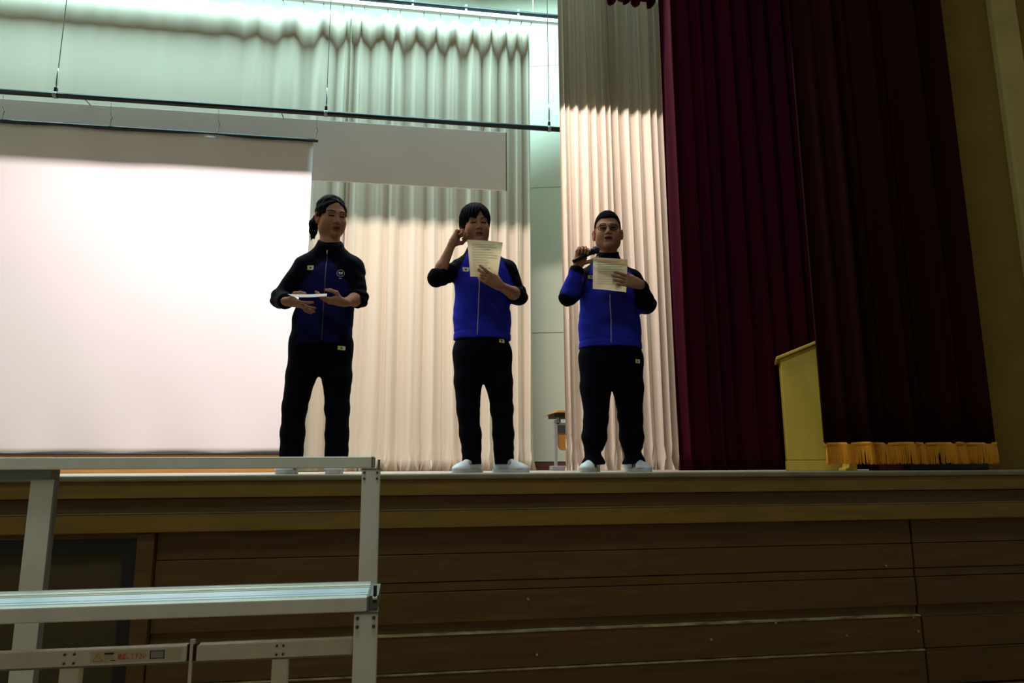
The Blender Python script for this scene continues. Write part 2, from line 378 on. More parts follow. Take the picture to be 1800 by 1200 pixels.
# ------------------------------------------------------------------ lamps above the picture
def lamp_hangers(e, xs, y, z):
    for x in xs: MB().tube([(x, y, z), (x, y, 8.31)], .006, 6).build('hanger_wire', MT['steel'], e)
e = empty('border_light', (-.75, BL_Y, BL_Z)); tag(e, 'hooded border light hanging over the front of the stage', 'light')
sl = -.462       # slope of the hood's lower lid
y0, z0 = BL_Y-.03, BL_Z+.010
MB().prism([(y0, z0+.012), (BL_Y+.30, z0+.010+sl*.30), (BL_Y+.30, z0+.022+sl*.30), (y0, z0+.06)], 'x', -3.65, 2.15).build('hood', MT['hood'], e)
MB().prism([(y0, z0+.06), (y0-.02, z0+.06), (y0-.02, z0-.06), (y0, z0-.06)], 'x', -3.65, 2.15).build('back_plate', MT['hood'], e)
lamp_hangers(e, (-3, -.75, 1.5), BL_Y-.035, BL_Z+.05)
e = empty('strip_light', (-1.6, 7.1, 7.2)); tag(e, 'fluorescent strip light above the rear curtain track', 'light')
bx('housing', MT['white_rail'], -5.9, 2.7, 7.05, 7.15, 7.24, 7.32, e, bevel=.004)
lamp_hangers(e, (-5, -1.6, 2.2), 7.1, 7.31)
e = empty('hall_light', (-.6, .9, 6.5)); tag(e, 'dim lamp panel of the hall ceiling', 'light')
bx('housing', MT['white_rail'], -1.95, .75, .25, 1.55, 6.53, 6.62, e, bevel=.01)

# ------------------------------------------------------------------ low platform, desk, lectern, black case
e = empty('low_platform', (-3.2, 7.2, ST)); tag(e, 'low orange wooden platform on the stage under the projection screen', 'platform')
bx('front_board', MT['oakpanel'], -6.2, -1.13, 7.05, 7.07, ST, 1.256, e, bevel=.003)
bx('deck', MT['oakpanel'], -6.2, -1.13, 7.04, 7.42, 1.255, 1.272, e, bevel=.003)
bx('side_board', MT['oakpanel'], -1.15, -1.13, 7.07, 7.40, ST, 1.255, e)

DX, DY = 1.487, 7.0
e = empty('school_desk', (DX+.25, DY, ST)); tag(e, 'small wooden school desk on a grey T shaped leg behind the wing curtain', 'desk')
top = MB().prism([(DX-.065, 1.655), (DX+.02, 1.69), (DX+.62, 1.70), (DX+.62, 1.675), (DX+.03, 1.668)], 'y', DY-.2, DY+.2).build('desk_top', MT['deskwood'], e, bevel=.004)
bx('bracket', MT['recess'], DX-.015, DX+.56, DY-.14, DY+.14, 1.625, 1.668, e)
bx('bracket_post', MT['greysteel'], DX+.02, DX+.045, DY-.12, DY-.09, 1.56, 1.63, e)
bx('bracket_post', MT['dark_steel'], DX+.055, DX+.08, DY-.02, DY+.01, 1.55, 1.63, e)
bx('crossbar', MT['greysteel'], DX+.0, DX+.58, DY-.12, DY-.09, 1.548, 1.572, e)
for dx in (0, .56):
    bx('leg', MT['greysteel'], DX-.008+dx, DX+.018+dx, DY-.13, DY-.08, ST+.03, 1.60, e, bevel=.003)
    bx('foot', MT['greysteel'], DX-.045+dx, DX+.095+dx, DY-.16, DY-.02, ST, ST+.045, e, bevel=.008)
pl = [(DX+.03+.0, 1.548), (DX+.55, 1.548)]
for k in range(9):
    a = -math.pi/2*k/8; pl.append((DX+.49+.06*math.cos(a), 1.36+.06*math.sin(a)))
for k in range(9):
    a = -math.pi/2-math.pi/2*k/8; pl.append((DX+.08+.05*math.cos(a), 1.36+.06*math.sin(a)))
MB().prism(pl, 'y', DY-.105, DY-.085).build('modesty_panel', MT['deskbrown'], e)
bx('book_tray', MT['dark_steel'], DX+.03, DX+.55, DY-.12, DY-.106, 1.475, 1.548, e)

e = empty('lectern', (2.40, 4.19, ST)); tag(e, 'pale wooden lectern with a slanted top partly behind the front drape', 'lectern')
MB().prism([(2.400, ST+.066), (2.79, ST+.066), (2.79, 1.96), (2.400, 1.815)], 'y', 4.19, 4.43).build('body', MT['lectern'], e, bevel=.004)
bx('plinth', MT['lectern'], 2.396, 2.795, 4.186, 4.43, ST, ST+.063, e, bevel=.003)
MB().prism([(2.374, 1.808), (2.81, 1.970), (2.81, 1.990), (2.374, 1.828)], 'y', 4.165, 4.445).build('slanted_top', MT['lectern'], e, bevel=.004)
e.rotation_euler.z = math.radians(-27)

e = empty('equipment_case', (3.2, 4.03, ST)); tag(e, 'flat black equipment case on the stage under the gold fringe', 'case')
bx('case_body', MT['black'], 3.07, 3.62, 3.96, 4.14, ST, ST+.065, e, bevel=.008)
bx('case_lid', MT['black'], 3.06, 3.63, 3.95, 4.15, ST+.067, ST+.085, e, bevel=.006)
e = empty('wooden_block', (2.92, 4.06, ST)); tag(e, 'dark brown wooden block on the stage between lectern and black case', 'block')
bx('block_body', MT['baseboard'], 2.89, 3.045, 3.98, 4.10, ST, ST+.07, e, bevel=.004)
bx('block_cap', MT['recess'], 2.885, 3.05, 3.975, 4.105, ST+.07, ST+.08, e, bevel=.003)
e = empty('wooden_wedge', (2.685, 3.97, ST)); tag(e, 'small wooden wedge block on the stage floor below the fringe', 'block')
MB().prism([(2.62, ST), (2.665, ST), (2.665, ST+.05), (2.648, ST+.05), (2.645, ST+.02), (2.62, ST+.012)], 'y', 3.93, 4.0).build('wedge_body', MT['lectern'], e, bevel=.002)

# ------------------------------------------------------------------ aluminium riser
rs = empty('stage_riser', (-1.1, 2.0, 0)); tag(rs, 'grey aluminium tiered riser with two treads in front of the stage', 'riser')
XE = -.093
def tread(yf, z0, z1, depth, xr):
    bx('tread_front', MT['alu'], -2.6, xr, yf, yf+.03, z0, z1, rs, bevel=.0025)
    t = bx('tread_top', MT['alutop'], -2.6, xr, yf+.03, yf+depth, z1-.012, z1-.001, rs)
    for k, (a, b, h) in enumerate(((.030, .050, .003), (.056, .118, .004), (.132, .138, .004), (.146, .176, .007), (.184, depth, .009))):
        bx('tread_rib', MT['alutop'] if k < 2 else MT['alu'], -2.6, xr, yf+a, yf+b, z1-.006, z1+h*.4, t)
    bx('tread_back', MT['aludark'], -2.6, xr, yf+depth-.012, yf+depth, z0, z1+.004, rs)
    bx('end_cap', MT['aludark'], xr, xr+.004, yf+.002, yf+depth, z0+.001, z1, rs)
tread(2.20, 1.133, 1.166, .205, XE)
tread(1.67, .819, .850, .205, -.0715)
def post(x0, x1, y, z1, bolts=True):
    p = bx('post', MT['alu'], x0, x1, y, y+.045, 0, z1, rs, bevel=.003)
    bx('post_cap', MT['aludark'], x0-.001, x1+.001, y-.001, y+.05, z1-.004, z1+.001, p)
    if bolts:
        for bxx in (x0+.008, x1-.008):
            for bz in (z1-.012, z1-.030):
                MB().tube([(bxx, y-.003, bz), (bxx, y+.005, bz)], .0038, 10).build('bolt', MT['bolt'], p)
    return p
post(-.121, -.067, 2.203, 1.131)
bx('post', MT['alu'], -1.052, -.990, 2.24, 2.25, 0, 1.106, rs, bevel=.002)
post(-.099, -.0475, 1.672, .8175)
post(-1.03, -.978, 1.672, .8175)
post(-2.45, -2.39, 2.203, 1.131); post(-2.45, -2.39, 1.672, .8175)
bx('post_flange', MT['aludark'], -.9895, -.985, 2.242, 2.262, 0, 1.106, rs)
bx('cross_beam', MT['aludark'], -1.6, -.988, 2.215, 2.27, 1.104, 1.1325, rs, bevel=.003)
# connecting pins and side brackets
bx('lock_pin', MT['aludark'], -.0755, -.068, 2.225, 2.24, 1.12, 1.158, rs)
bx('side_bracket', MT['aludark'], -.067, -.0475, 1.69, 1.86, .819, .849, rs)
MB().tube([(-.055, 1.685, .835), (-.055, 1.685, .872)], .004, 8).build('lock_pin', MT['black'], rs)
MB().tube([(-.060, 1.683, .845), (-.050, 1.683, .845)], .004, 8).build('pin_knob', MT['alu'], rs)
for x0 in (-.118, -1.048):     # side rails that tie front and rear posts
    bx('side_rail', MT['alu'], x0, x0+.045, 1.717, 2.203, .35, .39, rs, bevel=.003)
# lower rail with joint, bolts, stub legs
RY = 1.725
bx('lower_rail', MT['alu'], -2.39, -.478+.02, RY, RY+.03, .718, .750, rs, bevel=.002)
bx('lower_rail', MT['alu'], -.438, -.104, RY, RY+.03, .718, .750, rs, bevel=.002)
bx('rail_lip', MT['aludark'], -2.39, -.099, RY+.002, RY+.034, .7145, .719, rs)
bx('rail_hinge', MT['recess'], -.459, -.438, RY+.006, RY+.03, .718, .752, rs)
bx('hinge_rod', MT['alu'], -.452, -.446, RY+.001, RY+.008, .45, .752, rs)
MB().tube([(-.449, RY+.01, .752), (-.449, RY+.01, .762)], .006, 8).build('hinge_knob', MT['alu'], rs)
for x0, x1 in ((-.714, -.675), (-.278, -.244)):
    bx('stub_leg', MT['alu'], x0, x1, RY+.004, RY+.03, 0, .717, rs, bevel=.002)
    for bxx in (x0+.010, x1-.010):
        for bz in (.743, .725): MB().tube([(bxx, RY-.002, bz), (bxx, RY+.006, bz)], .0028, 8).build('bolt', MT['bolt'], rs)
# warning label on the rail
def text_mesh(name, body, size, m, x, y, z, parent, sx=1.0, depth=.0003):
    cu = bpy.data.curves.new(name, 'FONT'); cu.body = body; cu.size = size; cu.extrude = depth; cu.resolution_u = 2
    ob = bpy.data.objects.new(name, cu); COL.objects.link(ob)
    dg = bpy.context.evaluated_depsgraph_get(); me = bpy.data.meshes.new_from_object(ob.evaluated_get(dg))
    bpy.data.objects.remove(ob); bpy.data.curves.remove(cu)
    me.transform(Matrix.Diagonal((sx, 1, 1, 1)))
    me.transform(Matrix.Rotation(math.pi/2, 4, 'X')); me.materials.clear(); me.materials.append(m)
    o = bpy.data.objects.new(name, me); COL.objects.link(o); o.parent = parent
    o.location = Vector((x, y, z))-world_loc(parent); return o
lab = bx('warning_label', MT['sticker'], -.653, -.468, RY-.0006, RY+.001, .7225, .7465, rs)
LY = RY-.0009
tri = MB()
for a, b in (((-.648, .7265), (-.628, .7265)), ((-.628, .7265), (-.638, .7430)), ((-.638, .7430), (-.648, .7265))):
    tri.tube([(a[0], LY, a[1]), (b[0], LY, b[1])], .0009, 4)
tri.tube([(-.638, LY, .738), (-.638, LY, .732)], .0008, 4); tri.build('warning_triangle', MT['orangeprint'], lab)
bx('print_bar', MT['blackprint'], -.625, -.606, LY, LY+.0005, .7395, .7435, lab)
for k in range(3): bx('print_line', MT['greyprint'], -.625, -.607, LY, LY+.0005, .7365-.003*k, .7376-.003*k, lab)
bx('print_line', MT['blackprint'], -.612, -.602, LY, LY+.0005, .7265, .728, lab)
bx('print_line', MT['greyprint'], -.629, -.618, LY, LY+.0005, .7255, .7265, lab)
text_mesh('red_lettering', '確認して下さい', .0135, MT['redprint'], -.598, LY, .7295, lab, .62)
fr = MB()
fr.box(-.533, -.503, LY, LY+.0005, .7425, .7440).box(-.533, -.503, LY, LY+.0005, .7275, .7290).box(-.533, -.5312, LY, LY+.0005, .7275, .7440).box(-.5048, -.503, LY, LY+.0005, .7275, .7440)
fr.build('print_frame', MT['blackprint'], lab)
bx('print_field', MT['greyprint'], -.5312, -.5048, LY+.0002, LY+.0006, .729, .7425, lab)

# ================================================================== people
# A small implicit-surface modeller: tapered capsules and ellipsoids blended smoothly, polygonised by surface nets.
class Field:
    def __init__(s, lo, hi, h):
        s.lo = np.array(lo, float); s.h = h
        s.n = np.ceil((np.array(hi, float)-s.lo)/h).astype(int)+1
        s.F = np.full(tuple(s.n), .2, np.float32)
    def region(s, lo, hi):
        a = np.clip(np.floor((np.array(lo)-s.lo)/s.h).astype(int), 0, s.n); b = np.clip(np.ceil((np.array(hi)-s.lo)/s.h).astype(int)+1, 0, s.n)
        sl = tuple(slice(i, j) for i, j in zip(a, b))
        g = [(s.lo[k]+s.h*np.arange(a[k], b[k])).astype(np.float32) for k in range(3)]
        return sl, g[0][:, None, None], g[1][None, :, None], g[2][None, None, :]
    def blend(s, sl, d, k, sub=False):
        F = s.F[sl]
        if sub:
            d = -d; h = np.clip(.5-.5*(d-F)/-k*-1, 0, 1) if False else None
            t = np.maximum(k-np.abs(F-d), 0)/k; s.F[sl] = np.maximum(F, d)+t*t*k*.25
        else:
            t = np.maximum(k-np.abs(F-d), 0)/k; s.F[sl] = np.minimum(F, d)-t*t*k*.25
    def cap(s, a, b, ra, rb=None, k=.02, sq=None, sub=False, cut=None):
        """tapered capsule; sq=(axis vector, factor) flattens it; cut=(point, normal) keeps the side where (p-point).normal<0"""
        rb = ra if rb is None else rb
        a = np.array(a, float); b = np.array(b, float); R_ = max(ra, rb); mg = R_*1.35+.05
        sl, X, Y, Z = s.region(np.minimum(a, b)-mg, np.maximum(a, b)+mg)
        ab = b-a; L2 = max(float(ab@ab), 1e-9)
        t = np.clip(((X-a[0])*ab[0]+(Y-a[1])*ab[1]+(Z-a[2])*ab[2])/L2, 0, 1)
        dx = X-a[0]-t*ab[0]; dy = Y-a[1]-t*ab[1]; dz = Z-a[2]-t*ab[2]
        r = ra+(rb-ra)*t
        q = dx*dx+dy*dy+dz*dz
        if sq is not None:
            ax_, f = sq; ax_ = np.array(ax_, float); ax_ /= np.linalg.norm(ax_)
            c = dx*ax_[0]+dy*ax_[1]+dz*ax_[2]; q = q+c*c*(1/(f*f)-1)
        d = np.sqrt(np.maximum(q, 1e-12))-r
        if cut is not None:
            p, n = np.array(cut[0], float), np.array(cut[1], float); n /= np.linalg.norm(n)
            d = np.maximum(d, (X-p[0])*n[0]+(Y-p[1])*n[1]+(Z-p[2])*n[2])
        s.blend(sl, d, k, sub)
    def ell(s, c, r, k=.02, rot=None, sub=False):
        c = np.array(c, float); r = np.array(r, float); mg = r.max()*1.2+.04
        sl, X, Y, Z = s.region(c-mg, c+mg); x, y, z = X-c[0], Y-c[1], Z-c[2]
        if rot is not None:
            m = np.array(rot); x, y, z = (x*m[0][0]+y*m[1][0]+z*m[2][0], x*m[0][1]+y*m[1][1]+z*m[2][1], x*m[0][2]+y*m[1][2]+z*m[2][2])
        k0 = np.sqrt((x/r[0])**2+(y/r[1])**2+(z/r[2])**2); k1 = np.sqrt((x/r[0]**2)**2+(y/r[1]**2)**2+(z/r[2]**2)**2)
        s.blend(sl, k0*(k0-1)/np.maximum(k1, 1e-6), k, sub)
    def plane_cut(s, p, n):
        sl, X, Y, Z = s.region(s.lo-1, s.lo+s.n*s.h+1); p = np.array(p, float); n = np.array(n, float); n /= np.linalg.norm(n)
        s.F = np.maximum(s.F, ((X-p[0])*n[0]+(Y-p[1])*n[1]+(Z-p[2])*n[2]).astype(np.float32))
    def apply(s, fn):
        sl, X, Y, Z = s.region(s.lo-1, s.lo+s.n*s.h+1); s.F = (s.F+fn(X, Y, Z)).astype(np.float32)
    def mesh(s):
        F = s.F; I = F < 0; n = np.array(F.shape)-1
        cnt = np.zeros(tuple(n), np.float32); acc = np.zeros(tuple(n)+(3,), np.float32)
        c = [(i, j, k) for i in (0, 1) for j in (0, 1) for k in (0, 1)]
        sub = lambda A, o: A[o[0]:o[0]+n[0], o[1]:o[1]+n[1], o[2]:o[2]+n[2]]
        cs = np.zeros(tuple(n), np.int8)
        for o in c: cs += sub(I, o)
        act = (cs > 0) & (cs < 8); idx = np.argwhere(act)
        P = np.zeros((len(idx), 3)); C = np.zeros(len(idx))
        g = lambda o: F[idx[:, 0]+o[0], idx[:, 1]+o[1], idx[:, 2]+o[2]]
        vals = {o: g(o) for o in c}
        for o in c:
            for a in range(3):
                if o[a] == 0:
                    q = list(o); q[a] = 1; q = tuple(q); f0, f1 = vals[o], vals[q]; m = (f0 < 0) != (f1 < 0)
                    t = np.where(m, f0/np.where(m, f0-f1, 1), 0)
                    p = np.array(o, float)[None].repeat(len(idx), 0); p[:, a] += t
                    P += p*m[:, None]; C += m
        V = s.lo+(idx+P/C[:, None])*s.h
        ids = np.full(tuple(n), -1, np.int64); ids[tuple(idx.T)] = np.arange(len(idx))
        quads = []
        for a in range(3):
            o = [0, 0, 0]; o[a] = 1; b, d = (a+1) % 3, (a+2) % 3
            A0 = I[:n[0], :n[1], :n[2]]; A1 = sub(I, o); m = A0 != A1
            m[tuple(slice(0, 1) if k == b else slice(None) for k in range(3))] = False
            m[tuple(slice(0, 1) if k == d else slice(None) for k in range(3))] = False
            e = np.argwhere(m); fl = A0[tuple(e.T)]
            eb = np.zeros(3, int); eb[b] = 1; ed = np.zeros(3, int); ed[d] = 1
            q = np.stack([ids[tuple((e).T)], ids[tuple((e-eb).T)], ids[tuple((e-eb-ed).T)], ids[tuple((e-ed).T)]], 1)
            q[~fl] = q[~fl][:, ::-1]; quads.append(q)
        Q = np.concatenate(quads); Q = Q[(Q >= 0).all(1)]
        return V, Q
    def front(s, x, z):
        """first surface met from the audience side at (x, z): y and normal"""
        i = (x-s.lo[0])/s.h; k = (z-s.lo[2])/s.h; i0, k0 = int(i), int(k); fi, fk = i-i0, k-k0
        col = (s.F[i0, :, k0]*(1-fi)+s.F[i0+1, :, k0]*fi)*(1-fk)+(s.F[i0, :, k0+1]*(1-fi)+s.F[i0+1, :, k0+1]*fi)*fk
        j = int(np.argmax(col < 0)); f0, f1 = col[j-1], col[j]
        return s.lo[1]+s.h*(j-1+f0/(f0-f1))

def noise3(X, Y, Z, seed, fr):
    rng = np.random.RandomState(seed); out = 0
    for _ in range(5):
        w_ = rng.normal(size=3)*fr; out = out+np.sin(X*w_[0]+Y*w_[1]+Z*w_[2]+rng.rand()*6.28)
    return out/5

def colour_mat(name, rough, bump=.1, bscale=200, sheen=0, spec=.4, sss=0):
    m = mat(name, (.5, .5, .5), rough, bump=bump, bscale=bscale, sheen=sheen, spec=spec)
    a = m.node_tree.nodes.new('ShaderNodeAttribute'); a.attribute_name = 'col'
    b = m.node_tree.nodes['Principled BSDF']; m.node_tree.links.new(a.outputs['Color'], b.inputs['Base Color'])
    if sss: b.inputs['Subsurface Weight'].default_value = sss; b.inputs['Subsurface Radius'].default_value = (.01, .004, .002); b.inputs['Subsurface Scale'].default_value = .5
    return m
MT['skin'] = colour_mat('skin', .65, .05, 300, spec=.05)
MT['cloth'] = colour_mat('jersey_cloth', .9, .15, 350, spec=.05)
MT['hair'] = mat('black_hair', (.005, .0045, .005), .65, spec=.02, bump=.25, bscale=120, stretch=(1, 1, .25))
MT['crop'] = mat('cropped_hair', (.007, .006, .006), .9, bump=.6, bscale=420, spec=.02)
MT['shoe'] = mat('white_shoe', (.72, .76, .80), .5, var=.08, vscale=20)
MT['sole'] = mat('shoe_sole', (.55, .57, .58), .6)
MT['zip'] = mat('zip_metal', (.42, .42, .45), .35, .7)
MT['patch'] = mat('name_patch', (.62, .62, .50), .7)
MT['patch2'] = mat('name_patch_yellow', (.60, .50, .08), .7)
MT['embroidery'] = mat('white_embroidery', (.55, .57, .60), .7)
MT['paper_white'] = mat('plain_paper', (.86, .87, .86), .8, trans=.3)
MT['zip_dark'] = mat('zip_dark', (.05, .05, .08), .5, .5)
MT['paper'] = mat('warm_backlit_paper', (.95, .76, .45), .8, trans=.85, var=.10, vscale=9)  # white paper with the curtain's warm backlight put into its colour
MT['paper_print'] = mat('paper_shadow_print', (.10, .08, .06), .8)
MT['mic'] = mat('mic_black', (.006, .007, .0065), .4, spec=.15)
MT['micgrille'] = mat('mic_grille', (.010, .010, .011), .6, .2, bump=.8, bscale=500)
MT['specs'] = mat('spectacle_frame', (.006, .006, .008), .5, spec=.05)
lens = bpy.data.materials.new('spectacle_lens'); lens.use_nodes = True
lens.node_tree.nodes['Principled BSDF'].inputs['Transmission Weight'].default_value = 1; lens.node_tree.nodes['Principled BSDF'].inputs['Roughness'].default_value = 0
lens.node_tree.nodes['Principled BSDF'].inputs['IOR'].default_value = 1.02
MT['lens'] = lens

def field_obj(name, fields, m, parent, colfn=None, loc=None, top=False):
    Vs = []; Qs = []; o = 0
    for f in (fields if isinstance(fields, list) else [fields]):
        V, Q = f.mesh(); Vs.append(V); Qs.append(Q+o); o += len(V)
    V = np.concatenate(Vs); Q = np.concatenate(Qs)
    me = bpy.data.meshes.new(name); me.from_pydata(V.tolist(), [], Q.tolist()); me.materials.append(m)
    me.polygons.foreach_set('use_smooth', np.ones(len(me.polygons), dtype=bool))
    if colfn is not None:
        c = np.ones((len(V), 4), np.float32); c[:, :3] = colfn(V)
        at = me.color_attributes.new('col', 'FLOAT_COLOR', 'POINT'); at.data.foreach_set('color', c.ravel())
    me.update(); ob = bpy.data.objects.new(name, me); COL.objects.link(ob)
    if parent is not None: ob.parent = parent
    if loc is not None: ob.location = loc
    return ob
def lp(name, mb, m, parent, smooth=True, bevel=0):
    """part given in the person's own coordinates"""
    me = bpy.data.meshes.new(name); me.from_pydata(mb.v, [], mb.f)
    for q in (m if isinstance(m, list) else [m]): me.materials.append(q)
    me.polygons.foreach_set('material_index', np.array(mb.m, dtype=np.int32))
    if smooth: me.polygons.foreach_set('use_smooth', np.ones(len(me.polygons), dtype=bool))
    ob = bpy.data.objects.new(name, me); COL.objects.link(ob); ob.parent = parent
    return ob
V3 = lambda *a: np.array(a, float)
def unit(v): v = np.array(v, float); return v/np.linalg.norm(v)
def rot_xyz(rx, ry, rz): return np.array((Matrix.Rotation(rz, 3, 'Z') @ Matrix.Rotation(ry, 3, 'Y') @ Matrix.Rotation(rx, 3, 'X')))

# ---- hand: w wrist, d finger direction, n palm normal (the side the fingers curl to), th = +1/-1 thumb side along cross(d, n)
def hand(f, w, d, n, th, curls, thumb, s=1.0, spread=.06):
    d = unit(d); n = unit(n-np.dot(n, d)*d); sd = np.cross(d, n)*th
    P = lambda a, b, c: w+(d*a+sd*b+n*c)*s
    for b in (-.026, -.009, .009, .026):
        f.cap(P(.012, b*.65, 0), P(.082, b, 0), .0135*s, .0115*s, k=.012)
    f.cap(P(-.01, 0, 0), P(.03, 0, 0), .023*s, .024*s, k=.02, sq=(n, .75))
    f.cap(P(.02, .018, .008), P(.055, .030, .008), .015*s, .012*s, k=.015)
    tips = []
    for i, (b, L) in enumerate(((.028, .92), (.0095, 1.0), (-.0095, .94), (-.027, .76))):
        c = curls[i]; p = P(.084 if i in (1, 2) else .080, b, 0); a = 0.0; sp = (1.5-i)*spread
        for seg, (ln, r0, r1) in enumerate(((.044, .0095, .0085), (.027, .0085, .0078), (.022, .0078, .0065))):
            a += c[seg]; dd = d*math.cos(a)+n*math.sin(a); dd = unit(dd+sd*sp*math.cos(a)); q = p+dd*ln*L*s
            f.cap(p, q, r0*s, r1*s, k=.004); p = q
        tips.append(p)
    p = P(.022, .024, .006)
    for v, ln, r0, r1 in zip(thumb, (.045, .034, .026), (.0135, .0115, .0098), (.0115, .0098, .0075)):
        dd = unit(d*v[0]+sd*v[1]+n*v[2]); q = p+dd*ln*s; f.cap(p, q, r0*s, r1*s, k=.006); p = q
    return tips, p

SKIN = np.array((.285, .145, .085))
def build_head(c, R_, s, style):
    """head field with centre c, rotation R_ (face looks to local -y), scale s"""
    h = .0026 if style != 'far' else .004
    f = Field(c-V3(.13, .15, .20), c+V3(.13, .16, .16), h)
    P = lambda x, y, z: c+R_@(V3(x, y, z)*s)
    E_ = lambda p, r, k=.02, sub=False: f.ell(P(*p), V3(*r)*s, k, R_, sub)
    E_((0, .016, .040), (.076, .092, .082), .02)
    E_((0, -.022, -.018), (.066, .070, .088), .03)
    wide = 1.08 if style == 'crop' else 1.0
    E_((0, -.040, -.068), (.048*wide, .046, .042), .03)
    for q in (-1, 1):
        E_((q*.036*wide, -.052, -.030), (.030, .032, .034), .025)
        E_((q*.050*wide, -.012, -.062), (.018, .035, .03), .03)
    E_((0, -.074, -.094), (.022, .018, .017), .02)
    f.cap(P(-.040, -.076, .026), P(.040, -.076, .026), .0105*s, k=.02)
    for q in (-1, 1):
        E_((q*.031, -.095, .008), (.021, .014, .011), .012, True)
        E_((q*.031, -.0725, .006), (.0165, .0150, .0135), .004)
        f.cap(P(q*.018, -.0865, .0115), P(q*.045, -.0795, .0105), .0035*s, k=.004)
    f.cap(P(0, -.083, .014), P(0, -.100, -.022), .0070*s, .0105*s, k=.014)
    for q in (-1, 1): E_((q*.0115, -.092, -.0275), (.0085, .010, .0075), .007)
    f.cap(P(0, -.090, -.045), P(0, -.088, -.054), .010*s, .012*s, k=.014)
    op = .0035 if style == 'crop' else .001
    f.cap(P(-.018, -.0885, -.0530+op), P(.018, -.0885, -.0530+op), .0052*s, k=.007)
    f.cap(P(-.014, -.0875, -.0640-op), P(.014, -.0875, -.0640-op), .0062*s, k=.007)
    f.cap(P(-.016, -.102, -.0585), P(.016, -.102, -.0585), (.0035+op*1.3)*s, k=.003, sub=True)
    for q in (-1, 1):
        er = R_@np.array(Matrix.Rotation(q*-.35, 3, 'Z') @ Matrix.Rotation(-.15, 3, 'X'))
        f.ell(P(q*(.083 if style == 'crop' else .077), .008, -.010), V3(.0085, .020, .034)*s, .006, er)
        f.ell(P(q*(.091 if style == 'crop' else .084), .002, -.006), V3(.006, .011, .020)*s, .006, er, True)
        f.ell(P(q*.074, .004, -.030), V3(.007, .010, .012)*s, .008)
    return f, P
def head_colours(c, R_, s, style, V):
    L = (V-c)@R_/s; x, y, z = L.T; col = np.tile(SKIN, (len(V), 1))
    front = y < -.045
    warm = np.clip(1-((np.abs(x)-.04)**2+(z+.03)**2)/.0007, 0, 1)*front
    col = col*(1-.25*warm[:, None])+np.array((.26, .09, .06))*.25*warm[:, None]
    ear = (np.abs(x) > .072) & (np.abs(z) < .04); col[ear] = (.30, .10, .06)
    ax_ = np.abs(x)
    bw = front & (np.abs(z-(.0285+.006*np.sin(np.clip((ax_-.012)/.04, 0, 1)*3.1))) < .0042) & (ax_ > .012) & (ax_ < .052)
    col[bw] = (.03, .02, .015)
    slit = front & (ax_ > .017) & (ax_ < .046) & (np.abs(z-(.0045+.002*np.cos((ax_-.031)*90))) < .0026)
    col[slit] = (.012, .008, .007)
    lash = front & (ax_ > .016) & (ax_ < .048) & (np.abs(z-.0105) < .0012); col[lash] = (.07, .03, .02)
    lip = front & (y < -.075) & (ax_ < .023-.35*np.abs(z+.058)) & (np.abs(z+.058) < .0115); col[lip] = (.20, .065, .055)
    mouth = front & (np.abs(z+.0585) < .003+(.004 if style == 'crop' else 0)) & (ax_ < .019); col[mouth] = (.05, .015, .012)
    nos = front & (np.abs(ax_-.007) < .0035) & (np.abs(z+.034) < .003); col[nos] = (.07, .025, .015)
    if style == 'crop':
        stub = (z > .0) & (y > .0); col[stub] = (.10, .07, .05)
    return col

